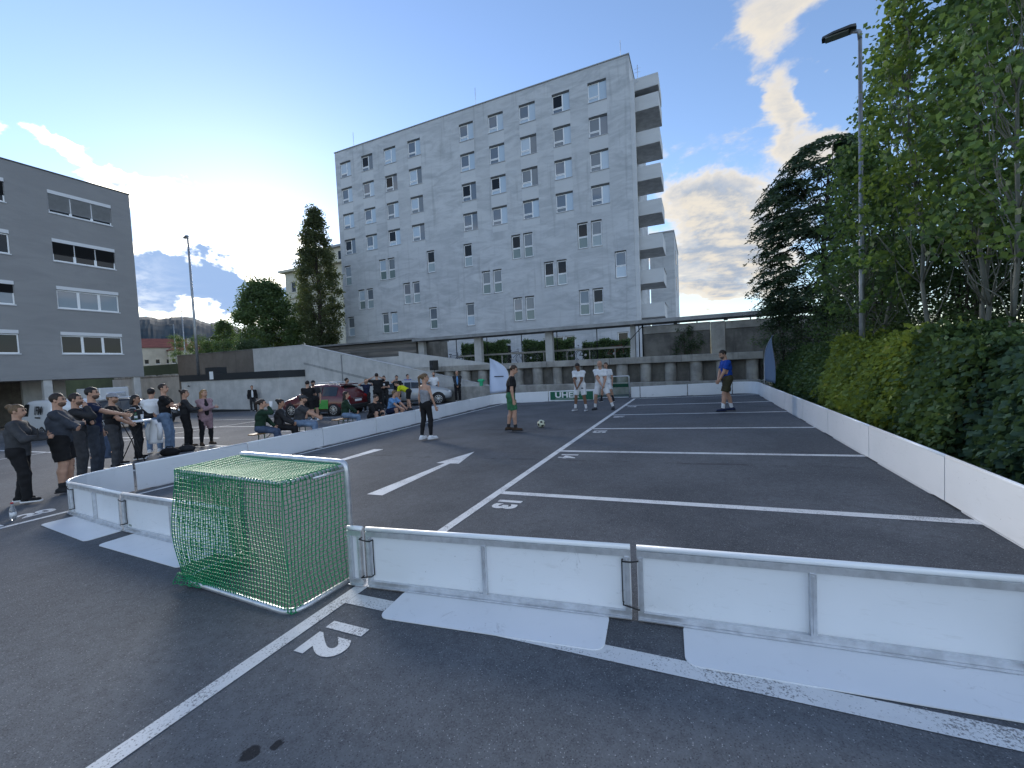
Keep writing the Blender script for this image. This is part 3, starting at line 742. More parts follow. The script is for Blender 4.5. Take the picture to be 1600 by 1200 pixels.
# ------------------------------------------------------------------ terrace, retaining wall, ramp
def terrain():
    tag(MB().box(-30, 40, 20.45, 70, .5, 1.85).build('terrace', pmat('terrace_gravel', (.20, .19, .17), .95, noise=(3, .3))), 'gravel terrace above the retaining wall', None, None, 'structure')
    tag(MB().box(-41.6, -30.02, 20.8, 70, .5, 3.78).box(-90, -41.61, 27.5, 70.1, -2.5, 3.77).build('garden_terrace', GRASSY), 'raised garden behind the brown wall', None, None, 'structure')
    n = 96; vs = [(0, 0, -2.6)]; fs = []
    for i in range(n):
        a = 2*math.pi*i/n; vs.append((3500*math.cos(a), 3500*math.sin(a), -2.6))
    fs = [(0, 1+i, 1+(i+1) % n) for i in range(n)]
    tag(MB().add(vs, fs).build('country_ground', GRASSY), 'land beyond the lot', None, None, 'structure')
    # wooded ridge on the horizon
    rng = np.random.default_rng(3); vs = []; fs = []; nA, nR = 420, 14
    az = np.linspace(-100, -18, nA); prof = 168+18*np.sin(az*.16+.6)+9*np.sin(az*.5+1)+4*np.sin(az*1.7)
    prof = prof+10*np.clip((az+66)/12, 0, 1)
    jag = rng.normal(0, 1, nA); jag = np.convolve(jag, np.ones(5)/5, 'same')*2.0
    for i in range(nA):
        for j in range(nR):
            t = j/(nR-1); r = 900+t*620; h = (prof[i]*math.sin(t*math.pi/2)**1.3)+(jag[i]+rng.normal(0, .8))*min(1, t*3)-3
            a = rad(az[i]); vs.append((r*math.sin(a), r*math.cos(a), h))
    for i in range(nA-1):
        for j in range(nR-1): fs.append((i*nR+j, (i+1)*nR+j, (i+1)*nR+j+1, i*nR+j+1))
    tag(MB().add(vs, fs).build('hill', pmat('far_forest', (.012, .030, .042), .95, noise=(.03, .35))), 'long wooded ridge on the horizon', None, None, 'structure')  # blue of the distance haze put into the forest colour
terrain()
def retaining_wall():
    root = empty('retaining_wall', (-4, 20, gz(-4, 20))); tag(root, 'retaining wall of round concrete piles under a flat cap beam', 'wall'); L = root.location
    XE = 5.32
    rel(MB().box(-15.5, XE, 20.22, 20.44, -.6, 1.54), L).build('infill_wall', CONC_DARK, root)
    for i in range(6):   # cap beam in lengths
        x0 = -15.6+3.49*i; rel(MB().cbox(x0, x0+3.478, 19.72, 20.6, 1.545, 1.88, .015), L).build('cap_beam', CONC_OLD, root)
    rng = random.Random(1)
    for i in range(17):
        x = 4.92-1.19*i-(.0 if i == 0 else .03); r = .30+rng.uniform(-.03, .02)
        prof = [(r*(1+rng.uniform(-.04, .04)), -.5+2.035*k/7) for k in range(8)]
        m = MB().lathe(prof, (x, 20.08, 0), 14)
        m.v = [(vx+rng.uniform(-.012, .012), vy+rng.uniform(-.012, .012), vz) for vx, vy, vz in m.v]
        rel(m, L).build('pile', CONC_OLD, root)
    rel(MB().cbox(-12.5, XE+.1, 19.28, 19.70, -.4, .60, .02), L).build('footing_ledge', CONC_OLD, root)
    rel(MB().box(XE+.003, XE+.2, 19.8, 21, -.4, 1.95), L).build('end_slab', CONC_DARK, root)
retaining_wall()
def upper_wall():
    root = empty('upper_wall', (5, 22.7, 1.85)); tag(root, 'dark stained concrete wall on the terrace under the canopy end', 'wall'); L = root.location
    xs = [-.24, 3.26, 3.96, 7.6, 11.5]; 
    for i, (a, b) in enumerate(zip(xs, xs[1:])):
        y = 22.55 if i == 1 else 22.62
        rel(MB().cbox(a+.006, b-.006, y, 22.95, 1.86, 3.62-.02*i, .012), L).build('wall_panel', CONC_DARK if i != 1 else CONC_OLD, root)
        if i != 1: rel(MB().cbox(a+.01, b-.01, y-.05, y-.003, 3.18, 3.58-.02*i, .01), L).build('upper_band', CONC_OLD, root)
    rel(MB().box(-.235, .02, 22.96, 26.5, 1.86, 3.55), L).build('return_wall', CONC_OLD, root)
upper_wall()
def canopy():
    root = empty('bike_canopy', (-5, 24, 1.85)); tag(root, 'long flat canopy roof on concrete columns above the bicycle racks', 'canopy'); L = root.location
    rel(MB().box(-16.2, 10.5, 22.3, 24.3, 3.80, 3.93), L).build('roof_slab', pmat('canopy_edge', (.17, .175, .18), .75, noise=(2, .25)), root)
    rel(MB().box(-16.22, 10.5, 22.26, 22.296, 3.77, 3.97), L).build('fascia', pmat('canopy_fascia', (.27, .28, .29), .5, .4, noise=(2, .2)), root)
    for x, w in ((-15.92, .5), (-11.2, .55), (-6.05, .48), (-.86, .27)):
        rel(MB().cbox(x-w/2, x+w/2, 22.9, 23.25, 1.86, 3.795, .012), L).build('column', CONC, root)
    dk = pmat('dark_steel', (.025, .03, .035), .5, .5)
    for x in (-13.62, -11.08, -8.41, -5.87, -3.22, -.64, 2.6, 5.3):
        rel(MB().tube([(x, 24.1, 1.86), (x, 24.1, 3.795)], .03, 8), L).build('post', dk, root)
    for x in (1.5, 4.0): rel(MB().box(x-.09, x+.09, 22.5, 22.9, 3.635, 3.755), L).build('bracket', dk, root)
    rel(MB().tube([(-.25, 22.5, 1.9), (-.25, 22.5, 3.72)], .04, 8), L).build('post', dk, root)
    rel(MB().tube([(-1.35, 22.5, 2.5), (-.28, 22.5, 3.6)], .025, 6), L).build('brace', dk, root)
    for i in range(4):
        x0 = -13.4+3.1*i; rel(MB().box(x0, x0+3.07, 23.9, 23.97, 2.50, 2.62), L).build('rail', CONC_OLD, root)
        for x in (x0+.4, x0+2.0): rel(MB().box(x-.03, x+.03, 23.971, 24.03, 1.86, 2.6), L).build('rail_post', CONC_OLD, root)
canopy()
def timber_store():
    root = empty('timber_store', (-22.5, 24, 1.85)); tag(root, 'low grey store clad in horizontal boards at the left end of the canopy', 'shed'); L = root.location
    wood = [pmat('weathered_board_%d' % i, c, .85, noise=(1.2, .3, (.3, 3, 6))) for i, c in enumerate(((.17, .16, .15), (.20, .185, .17), (.145, .14, .135)))]
    rel(MB().box(-29, -16.25, 22.8, 27, 1.9, 3.9), L).build('core', CONC_DARK, root)
    rng = random.Random(2)
    for k in range(8):
        z = 2.1+.225*k; cut = -22.5+rng.uniform(-2, 2)
        for a, b in ((-29, cut-.004), (cut+.004, -16.25)): rel(MB().cbox(a, b, 22.755+rng.uniform(-.004, .004), 22.797, z, z+.205, .008), L).build('board', rng.choice(wood), root)
    rel(MB().box(-29.6, -16.23, 22.35, 27.2, 3.93, 4.06), L).build('roof', pmat('canopy_edge', (.17, .175, .18), .75, noise=(2, .25)), root)
timber_store()
def ramp():
    root = empty('ramp', (-16, 20.5, gz(-16, 20))); tag(root, 'pale concrete ramp with sloping parapet walls rising to the left', 'ramp'); L = root.location
    top = lambda x: 3.92 if x < -24.1 else 3.92+(x+24.1)*(-3.67/16.8)
    cuts = [-29.7, -26.72, -24.1, -20.40, -16.95, -13.4, -10.2, -7.3]
    for a, b in zip(cuts, cuts[1:]):
        a += .006; b -= .006
        g = lambda x: gz(x, 19.7)-.3
        pts = [(a, 19.58, g(a)), (b, 19.58, g(b)), (b, 19.58, max(top(b), g(b)+.3)), (a, 19.58, top(a))]
        rel(MB().extr(pts, (0, .27, 0)), L).build('parapet_panel', CONC, root)
        # cast line where the ramp slab meets the wall
        s = lambda x: top(max(x, -24.1))-1.25
        if a > -24.2 and a < -15: rel(MB().extr([(a, 19.566, s(a)-.16), (b, 19.566, s(b)-.16), (b, 19.566, s(b)), (a, 19.566, s(a))], (0, .0135, 0)), L).build('slab_edge', concrete_mat('rough_cast', (.26, .27, .27), (.36, .37, .365), .5), root)
        rel(MB().extr([(a, 19.56, top(a)+.003), (b, 19.56, top(b)+.003), (b, 19.56, top(b)+.045), (a, 19.56, top(a)+.045)], (0, .31, 0)), L).build('coping', pmat('pale_coping', (.48, .49, .50), .7), root)
    pts = [(-24.1, 19.87, 2.55), (-7.3, 19.87, gz(-7.3, 20)+.01), (-7.3, 21.3, gz(-7.3, 20)+.01), (-24.1, 21.3, 2.55)]
    rel(MB().add(pts+[(x, y, z-.15) for x, y, z in pts], [(0, 1, 2, 3), (7, 6, 5, 4)]), L).build('ramp_slab', CONC_OLD, root)
    for a, b in ((-16.7, -13.2), (-13.18, -9.6)):
        t2 = lambda x: 3.08+(x+16.7)*(-1.12/7.0)
        rel(MB().extr([(a, 21.32, 1.0), (b, 21.32, .6), (b, 21.32, t2(b)), (a, 21.32, t2(a))], (0, .22, 0)), L).build('rear_parapet', CONC, root)
    rel(MB().box(-29.9, -16.72, 21.32, 21.5, .5, 2.75), L).build('rear_wall', CONC, root)
    rel(MB().tube([(-20.3, 19.55, .0), (-20.3, 19.55, 3.0)], .03, 6), L).build('downpipe', pmat('grey_pipe', (.2, .21, .22), .5), root)
ramp()
def low_block():
    root = empty('garage_block', (-30, 18.5, gz(-30, 18))); tag(root, 'low concrete garage block with a dark fascia band behind the crowd', 'garage'); L = root.location
    dk = pmat('dark_fascia', (.018, .022, .026), .55)
    xs = [-35.7, -31.9, -28.2, -24.02]
    for a, b in zip(xs, xs[1:]): rel(MB().box(a+.005, b-.005, 17.5, 17.75, -1.4, 1.62), L).build('wall_panel', CONC, root)
    rel(MB().box(-24.27, -24.02, 17.752, 19.57, -1.4, 1.62), L).build('side_wall', CONC, root)
    rel(MB().box(-35.75, -23.98, 17.42, 19.55, 1.625, 2.12), L).build('fascia', dk, root)
    rel(MB().box(-32.3, -30.9, 17.44, 18.2, 2.122, 2.62), L).build('raised_fascia', dk, root)
    rel(MB().box(-31.75, -31.3, 17.40, 17.418, 1.7, 2.3), L).build('white_panel', WHITE_MET, root)
    rel(MB().box(-35.7, -24.0, 17.44, 17.498, -1.4, -.62), L).build('plinth', dk, root)
    rel(MB().lathe([(.07, 0), (.07, .06), (.03, .1)], (-34.6, 17.42, 1.2), 10), L).build('wall_lamp', dk, root)
low_block()
def brown_wall():
    root = empty('garden_wall', (-36, 20.6, 0)); tag(root, 'plain brown rendered garden wall below the bushes', 'wall'); L = root.location
    rel(MB().box(-41.6, -30.6, 20.4, 20.78, -1, 3.98), L).build('wall', concrete_mat('brown_render', (.135, .12, .105), (.17, .152, .135), .3), root)
    rel(MB().box(-41.65, -30.55, 20.36, 20.82, 3.982, 4.05), L).build('coping', CONC_DARK, root)
brown_wall()
def lot_back_wall():
    root = empty('low_wall', (-41, 19.5, -1)); tag(root, 'low pale wall beside the grey office building', 'wall'); L = root.location
    rel(MB().box(-55, -36.4, 21.0, 21.2, -1.5, 2.1), L).build('wall', CONC, root)
    rng = random.Random(9)
    for i in range(24):
        x = -54.6+.76*i; rel(MB().cbox(x, x+.7, 20.95, 21.25, 2.103, 2.35+rng.uniform(-.06, .06), .05), L).build('coping_stone', CONC_OLD, root)
lot_back_wall()

# ------------------------------------------------------------------ lamps
def street_lamp(name, label, x, y, z0, h, arm=.75, rz=math.pi, r=.075, group='tall street lamps'):
    root = empty(name, (x, y, z0), rz); tag(root, label, 'street lamp', group)
    g = pmat('galvanised', (.30, .32, .34), .45, .7, noise=(4, .2))
    MB().tube([(0, 0, 0), (0, 0, h*.35), (0, 0, h)], [r, r*.92, r*.62], 12).build('pole', g, root)
    MB().tube([(0, 0, h-.16), (.02, 0, h+.02), (.16, 0, h+.09)], r*.72, 10).build('bracket', g, root)
    prof = [(.06, -.10), (.16, -.155), (arm*.7, -.16), (arm, -.09), (arm, .09), (arm*.7, .16), (.16, .155), (.06, .10)]
    m = MB(); n = len(prof)
    vs = [(x_, y_, h+.10+.05*x_) for x_, y_ in prof]+[(x_*.96+.012, y_*.75, h+.185+.02*x_) for x_, y_ in prof]
    m.add(vs, [tuple(range(n-1, -1, -1)), tuple(range(n, 2*n))]+[(i, (i+1) % n, n+(i+1) % n, n+i) for i in range(n)])
    hd = m.build('lamp_head', pmat('lamp_housing', (.055, .06, .06), .5, .3), root)
    m = MB().box(.2, arm*.9, -.11, .11, -.02, 0); m.v = [(x_, y_, h+.095+.05*x_+z_) for x_, y_, z_ in m.v]
    m.build('lamp_glass', pmat('lamp_lens', (.30, .32, .30), .2), hd)
    return root
street_lamp('street_lamp', 'tall grey street lamp among the trees beside the hedge', 6.12, 10.0, gz(6.12, 10), 8.80, .70, math.pi-.25, .06)
street_lamp('street_lamp', 'grey street lamp standing on the wall behind the crowd', -36.0, 19.0, 2.12, 11.5, 1.25, math.pi-.3, .11)
street_lamp('street_lamp', 'thin distant street lamp left of the grey lamp, the taller of two', -115, 60, 3, 16, 1.8, .2, .16)
street_lamp('street_lamp', 'thin distant street lamp near the red roofs, the shorter of two', -117, 59, 3, 12.6, 1.8, math.pi, .16)

# ------------------------------------------------------------------ far buildings
def far_house(x, y, w, d, z0, ze, zr, label, rz):
    root = empty('far_house', (x, y, z0), rz); tag(root, label, 'house', 'red-roofed houses below the ridge')
    cream = pmat('cream_render', (.42, .38, .32), .9, noise=(.3, .15)); red = pmat('red_tiles', (.20, .062, .045), .85, noise=(.6, .3, (1, 1, 6)))
    MB().box(-w/2, w/2, -d/2, d/2, 0, ze-z0).build('wall', cream, root)
    e = .6; h = ze-z0+.02; t = zr-z0
    rf = MB().add([(-w/2-e, -d/2-e, h), (w/2+e, -d/2-e, h), (w/2+e, d/2+e, h), (-w/2-e, d/2+e, h), (-w/2+d/2, 0, t), (w/2-d/2, 0, t)], [(0, 1, 5, 4), (1, 2, 5), (2, 3, 4, 5), (3, 0, 4), (0, 3, 2, 1)]).build('roof', red, root)
    for cx in (-w*.25, w*.2): MB().box(cx-.6, cx+.6, -1.6, -.4, h+.5, t+1.2).build('chimney', cream, rf)
    n = int(w/3.2)
    for r in range(2):
        for i in range(n):
            wx = -w/2+1.6+i*3.2; wn = MB().box(wx-.55, wx+.55, -d/2-.05, -d/2-.003, 1.4+3*r, 3.0+3*r).build('window', PANE_DARK, root)
            MB().box(wx-.7, wx+.7, -d/2-.14, -d/2-.052, 1.25+3*r, 1.38+3*r).build('sill', WINFRAME, wn)
far_house(-192, 92, 30, 13, 4, 14.5, 18.5, 'long cream house with red hipped roof beside the office corner', rad(62))
far_house(-181, 104, 26, 12, 4, 13.2, 17.0, 'smaller cream house with red roof behind the shrub', rad(62))
def cream_block():
    root = empty('cream_building', (-70, 64, 2)); tag(root, 'cream old apartment house with cornice half hidden behind the poplar', 'building'); L = root.location
    cr = stucco_mat('cream_old_render', (.46, .45, .38), (.58, .56, .48), True)
    P = lambda u, z, d: (u, 58+d, z)
    wins = [(-78+3.5*i, -76.6+3.5*i, z, z+2.1) for i in range(5) for z in (6.5, 10.5, 14.5, 18.6)]
    m = MB(); wall_with_openings(m, -79.5, -60.5, 1, 22.6, wins, P, .3)
    m.add([(-79.5, 58, 1), (-79.5, 58, 22.6), (-79.5, 70, 22.6), (-79.5, 70, 1), (-60.5, 58, 1), (-60.5, 58, 22.6), (-60.5, 70, 22.6), (-60.5, 70, 1)], [(0, 1, 2, 3), (4, 7, 6, 5), (1, 5, 6, 2), (2, 6, 7, 3)])
    rel(m, L).build('wall', cr, root)
    for z, o in ((22.62, .9), (17.3, .35), (13.2, .3)): rel(MB().box(-79.5-o, -60.5+o, 58-o, 57.995 if z < 20 else 70+o, z, z+.45), L).build('cornice', cr, root)
    rel(MB().box(-76.5, -62, 59.5, 69, 23.08, 26.2), L).build('attic', cr, root)
    for x in (-74, -70, -66): rel(MB().box(x, x+1.3, 59.4, 59.49, 23.7, 25.5), L).build('attic_window', PANE_DARK, root)
    rel(MB().box(-77.2, -61.3, 58.8, 69.6, 26.21, 26.6), L).build('roof', pmat('zinc_capping', (.30, .31, .32), .5, .6), root)
    for a, b, c, d in wins:
        w = rel(dup_frame([(a+.01, b-.01, c+.01, d-.01)], P, .15, .22, .09), L).build('window', WINFRAME, root)
        rel(pbox(MB(), P, a+.1, b-.1, c+.1, d-.1, .18, .2), L).build('pane', PANE_DARK, w)
        rel(pbox(MB(), P, a-.15, b+.15, c-.18, c-.01, -.15, .1), L).build('sill', cr, w)
cream_block()
bpy.data.objects['cream_building'].location.x += 5.0

# ------------------------------------------------------------------ vegetation
def leaf_mat(name, dark, light, warm=None, transl=.35):
    if name in MATS: return MATS[name]
    m = bpy.data.materials.new(name); m.use_nodes = True; N = NT(m.node_tree); b = N.n['Principled BSDF']
    at = N.add('ShaderNodeAttribute'); at.attribute_name = 'tint'
    c = N.mix(at.outputs['Fac'], dark, light)
    if warm: c = N.mix(N.ramp(at.outputs['Fac'], .90, 1.0), c, warm)
    N.l.new(c, b.inputs['Base Color']); b.inputs['Roughness'].default_value = .5; b.inputs['Specular IOR Level'].default_value = .35
    tr = N.add('ShaderNodeBsdfTranslucent'); N.l.new(N.mix(.5, c, (min(1, light[0]*1.6), min(1, light[1]*1.5), light[2]*.6)), tr.inputs['Color'])
    mx = N.add('ShaderNodeMixShader'); mx.inputs[0].default_value = transl
    N.l.new(b.outputs[0], mx.inputs[1]); N.l.new(tr.outputs[0], mx.inputs[2]); N.l.new(mx.outputs[0], N.n['Material Output'].inputs['Surface'])
    MATS[name] = m; return m
def leaves_mesh(name, P, size, rng, droop=.35, tint=None, aspect=.62, dirs=None, var=.35):
    """P (n,3) leaf bases; each leaf is a folded rhombus"""
    n = len(P)
    if dirs is None:
        d = rng.normal(0, 1, (n, 3)); d[:, 2] = d[:, 2]*.55-droop
    else: d = dirs+rng.normal(0, .25, (n, 3))
    d /= np.linalg.norm(d, axis=1, keepdims=True)
    t = rng.normal(0, 1, (n, 3)); t[:, 2] *= .6; s = np.cross(d, t); s /= np.linalg.norm(s, axis=1, keepdims=True)+1e-9
    nn = np.cross(s, d)
    L = size*(1+rng.uniform(-var, var, (n, 1))); W = L*aspect/2
    mid = P+d*L*.45
    V = np.empty((n, 4, 3)); V[:, 0] = P; V[:, 1] = mid+s*W+nn*W*.25; V[:, 2] = P+d*L; V[:, 3] = mid-s*W+nn*W*.25
    me = bpy.data.meshes.new(name); me.vertices.add(4*n); me.vertices.foreach_set('co', V.reshape(-1).astype(np.float32))
    base = np.arange(n)[:, None]*4
    loops = (base+np.array([[0, 1, 2, 0, 2, 3]])).reshape(-1).astype(np.int32)
    me.loops.add(6*n); me.loops.foreach_set('vertex_index', loops)
    me.polygons.add(2*n); me.polygons.foreach_set('loop_start', (np.arange(2*n)*3).astype(np.int32))
    me.update(calc_edges=True)
    a = me.attributes.new('tint', 'FLOAT', 'POINT')
    tv = np.clip(rng.beta(2, 2.4, n) if tint is None else tint+rng.normal(0, .12, n), 0, 1)
    a.data.foreach_set('value', np.repeat(tv, 4).astype(np.float32))
    return me
BARK_PALE = pmat('pale_bark', (.17, .175, .15), .85, noise=(6, .4, (1, 1, .3)))
BARK = pmat('brown_bark', (.06, .05, .04), .9, noise=(6, .4, (1, 1, .3)))
def limb(mb, a, b, r0, r1, rng, n=5, wig=.05):
    a = np.array(a, float); b = np.array(b, float); pts = []; L = np.linalg.norm(b-a)
    for i in range(n+1):
        t = i/n; p = a+(b-a)*t
        if 0 < i < n: p = p+rng.normal(0, wig*L/n*1.6, 3)
        pts.append(tuple(p))
    mb.tube(pts, [r0+(r1-r0)*i/n for i in range(n+1)], 6); return pts
def clump(rng, c, r, n):
    """points in a loose ball, denser at its skin"""
    d = rng.normal(0, 1, (n, 3)); d /= np.linalg.norm(d, axis=1, keepdims=True)
    return np.array(c)+d*(np.array(r)*(rng.uniform(0, 1, (n, 1))**.45))
def tree(name, label, base, h, crown, mat, bark, seed, nclump=60, per=70, csize=.5, leaf=.07, trunk_r=.07, lean=(0, 0), cz0=.3, group=None, cat='tree', droop=.35, aspect=.62, shape=None, stems=1, limb_every=3):
    """crown=(rx, ry) half widths; shape(t) gives relative width at height fraction t of the crown"""
    rng = np.random.default_rng(seed); root = empty(name, base); tag(root, label, cat, group)
    wood = MB(); P = []; T = []
    shape = shape or (lambda t: math.sin(math.pi*min(1, .12+.88*t)**.8)**.7)
    tops = []
    for s in range(stems):
        ox, oy = (0, 0) if stems == 1 else tuple(rng.normal(0, .18, 2))
        tops.append(limb(wood, (ox, oy, -.1), (lean[0]+ox*1.5, lean[1]+oy*1.5, h*.96), trunk_r*(1 if stems == 1 else .7), trunk_r*.15, rng, 9, .035))
    for k in range(nclump):
        t = rng.uniform(0, 1)**.9; z = h*(cz0+(1-cz0)*t); w = max(.08, shape(t))
        a = rng.uniform(0, 2*math.pi); rr = rng.uniform(.25, 1)**.6
        tr = tops[rng.integers(len(tops))]
        i = min(len(tr)-1, int(z/h*.96*9)); ax = np.array(tr[i])
        c = np.array([ax[0]+crown[0]*w*rr*math.cos(a), ax[1]+crown[1]*w*rr*math.sin(a), z])
        sz = csize*rng.uniform(.6, 1.25)
        j = max(0, min(len(tr)-1, i-1))
        if k % limb_every == 0: limb(wood, tr[j], tuple(c), trunk_r*.20*(1-.6*t)+.003, .003, rng, 4, .08)
        nl = int(per*rng.uniform(.6, 1.3)); P.append(clump(rng, c, (sz, sz, sz*.8), nl)); T.append(np.full(nl, np.clip(rng.normal(.45, .2), .05, .95)))
    wood.build('trunk', bark, root)
    me = leaves_mesh('crown', np.concatenate(P), leaf, rng, droop, np.concatenate(T), aspect)
    mk('crown', me, mat, root)
    return root
ASPEN = leaf_mat('aspen_leaf', (.055, .10, .045), (.16, .26, .095), None, .45)
ASPEN_Y = leaf_mat('aspen_leaf_light', (.075, .125, .04), (.21, .31, .09), None, .45)
DARKLEAF = leaf_mat('dark_leaf', (.024, .046, .026), (.075, .12, .055), None, .3)
MIDLEAF = leaf_mat('mid_leaf', (.040, .075, .034), (.12, .19, .075), None, .35)
VINE = leaf_mat('vine_leaf', (.085, .14, .035), (.30, .38, .09), (.40, .38, .07), .3)
VINE_D = leaf_mat('vine_leaf_deep', (.032, .07, .03), (.12, .19, .07), (.22, .24, .07), .25)
BLUEGREEN = leaf_mat('teal_leaf', (.028, .065, .042), (.095, .165, .09), None, .25)
POPLAR = leaf_mat('poplar_leaf', (.035, .052, .028), (.11, .135, .065), None, .5)
aspen_shape = lambda t: .85 if t < .35 else max(.25, .85-.95*(t-.35))
G = 'slender aspens behind the hedge'
asp = [(6.75, 8.3, 8.2, (-.45, .1), 'slender aspen leaning left beside the street lamp'), (7.25, 7.9, 9.6, (-.15, 0), 'tall pale aspen stem right of the leaning one'),
       (7.55, 8.5, 10.2, (.1, 0), 'tallest aspen rising past the top of the picture'), (8.0, 7.6, 9.0, (.2, 0), 'aspen at the right edge of the picture'),
       (6.3, 10.6, 6.4, (0, 0), 'shorter aspen just behind the street lamp'), (6.9, 10.8, 8.4, (0, 0), 'aspen half hidden behind the lamp aspens'),
       (8.3, 10.6, 9.4, (0, 0), 'aspen deep in the thicket on the right'), (7.0, 6.6, 7.8, (.1, -.1), 'nearest aspen with pale thin trunk by the vines')]
for i, (x, y, h, ln, lab) in enumerate(asp):
    tree('aspen_tree', lab, (x, y, gz(x, y)+.25), h, (1.15+.1*(i % 3), 1.2), ASPEN if i % 3 else ASPEN_Y, BARK_PALE, 20+i, 125, 30, .36, .105, .045, ln, .34, G, shape=aspen_shape, aspect=.85, limb_every=3)
# thicket of saplings and bushes that closes the view below the crowns
for i, (x, y, h, rx) in enumerate([(9.2, 5.8, 3.6, 1.3), (9.6, 7.4, 4.2, 1.4), (8.2, 10.4, 3.8, 1.3), (9.8, 9.5, 4.6, 1.6), (7.2, 12.4, 3.9, 1.2), (8.9, 13.0, 5.2, 1.7), (7.3, 15.0, 4.3, 1.4), (10.5, 11.5, 5.4, 2.0), (8.6, 4.4, 2.9, .9), (9.6, 16.5, 5.6, 2.0), (11.2, 4.6, 4.2, 2.0), (12.2, 8.0, 5.0, 2.2), (13, 12.0, 5.6, 2.4), (11.5, 15.0, 5.6, 2.2)]):
    tree('bush', ['dark leafy bush at the right edge behind the vines', 'dense dark bush behind the nearest aspen', 'tall leafy bush below the street lamp', 'dense green bush deep behind the aspens', 'bush behind the yellow-green patch of vines',
         'broad bush filling the gap under the dark tree', 'dark bush beside the far flag', 'tall thicket bush furthest back on the right', 'low bush at the right edge of the picture', 'dark rear bush under the drooping tree', 'rear bush closing the gap at the right edge', 'rear bush behind the tallest aspen trunk', 'rearmost bush between the aspen trunks', 'rear bush behind the street lamp'][i],
         (x, y, gz(x, y)+.2), h, (rx, rx), [MIDLEAF, DARKLEAF, MIDLEAF, DARKLEAF][i % 4], BARK, 60+i, 95, 75, .55, .085, .05, (0, 0), .12, 'bushes behind the hedge', 'bush', shape=lambda t: .95-.55*t*t, stems=3)
def compound_tree(label, base, h, seed):
    """tree of long drooping feathered leaves"""
    rng = np.random.default_rng(seed); root = empty('drooping_tree', base); tag(root, label, 'tree')
    wood = MB(); tr = limb(wood, (0, 0, -.1), (.2, 0, h*.9), .16, .03, rng, 9, .03); P = []; D = []; T = []
    for k in range(420):
        t = rng.uniform(0, 1)**.8; z = h*(.28+.70*t); a = rng.uniform(0, 2*math.pi)
        w = (1.9 if t < .75 else 1.9*(1-(t-.75)*2.6))*rng.uniform(.35, 1)**.6
        c = np.array([w*math.cos(a)+.1, w*math.sin(a), z]); i = min(8, int(z/h*8.5))
        if k % 6 == 0: limb(wood, tr[i], tuple(c), .025, .006, rng, 4, .07)
        tone = np.clip(rng.normal(.4, .2), 0, 1)
        for f in range(4):
            az = a+rng.normal(0, .9); L = rng.uniform(.5, .85); o = np.array([math.cos(az), math.sin(az), 0])
            for q in range(11):
                u = q/10; p = c+o*L*u+np.array([0, 0, .08*u-L*.62*u*u]); side = np.array([-o[1], o[0], 0])
                for s in (-1, 1):
                    P.append(p); D.append(side*s*.9+o*.45+np.array([0, 0, -.45])); T.append(tone)
    wood.build('trunk', BARK, root)
    mk('crown', leaves_mesh('crown', np.array(P), .17, rng, 0, np.array(T), .32, np.array(D)), DARKLEAF, root)
compound_tree('dark tree with drooping feathered leaves behind the far flag', (7.0, 17.2, gz(7, 17)+.1), 9.4, 5)
tree('shrub', 'small-leaved shrub spilling over the dark wall left of the drooping tree', (5.9, 18.6, gz(6, 18)+1.6), 3.6, (1.15, .9), MIDLEAF, BARK, 91, 70, 60, .38, .06, .05, (-.3, 0), .1, None, 'shrub', shape=lambda t: 1-.5*t, stems=3)
tree('shrub', 'dark shrub beside the far blue flag at the end of the retaining wall', (6.2, 17.3, gz(6, 17)), 3.6, (1.0, 1.2), DARKLEAF, BARK, 92, 110, 80, .42, .075, .05, (0, 0), .02, None, 'shrub', shape=lambda t: 1-.35*t, stems=3)
def hedge(label, y0, y1, mat, seed, top=1.62, leaf=.10, x0=5.55, x1=6.9, dens=900, group='vines and shrubs along the pitch'):
    rng = np.random.default_rng(seed); ym = (y0+y1)/2; base = (6.1, ym, gz(6.1, ym)); root = empty('vine_hedge', base); tag(root, label, 'hedge', group)
    n = int((y1-y0)*dens*2.6); y = rng.uniform(y0, y1, n); u = rng.uniform(0, 1, n)
    bumpy = .16*np.sin(y*1.7+seed)+.10*np.sin(y*4.1+2*seed)+.07*np.sin(y*9+u*7)
    z = u*(top+bumpy*.9)+.03
    x = x0+.34*(1-np.minimum(1, u*1.5))*0+.55*np.clip(u-.25, 0, 1)**1.3+bumpy*.7+rng.exponential(.10, n)
    x = np.where(u < .18, x+.18*(1-u/.18), x)
    # top surface
    k = int(n*.45); yt = rng.uniform(y0, y1, k); xt = rng.uniform(x0+.4, x1, k); zt = top+.16*np.sin(yt*1.7+seed)+.10*np.sin(yt*4.1+xt*3)+rng.normal(0, .06, k)
    P = np.stack([np.concatenate([x, xt])-base[0], np.concatenate([y, yt])-base[1], np.concatenate([z, zt])], 1)
    d = np.tile([-.75, -.1, -.55], (len(P), 1)); d[n:] = (-.3, -.2, .1)
    tone = np.clip(.45+.30*np.sin(P[:, 1]*2.3+seed)*np.sin(P[:, 2]*4+P[:, 1])+rng.normal(0, .1, len(P)), 0, 1)
    mk('foliage', leaves_mesh('foliage', P+rng.normal(0, .05, P.shape), leaf, rng, .5, tone, .85, d), mat, root)
    m = MB()
    for i in range(int((y1-y0)*5)):
        yy = rng.uniform(y0, y1); a = (x0+.5-base[0], yy-base[1], 0); limb(m, a, (x0+.4+rng.uniform(-.1, .5)-base[0], yy-base[1]+rng.normal(0, .4), top*rng.uniform(.6, 1.05)), .014, .004, rng, 5, .12)
    m.build('stems', BARK, root)
    # added dark box that blocks the light inside the leaves
    m = MB(); m.box(x0+.55-base[0], x1-base[0], y0-base[1], y1-base[1], 0, top-.28); m.build('dark_core', pmat('hedge_core', (.012, .018, .010), 1), root)
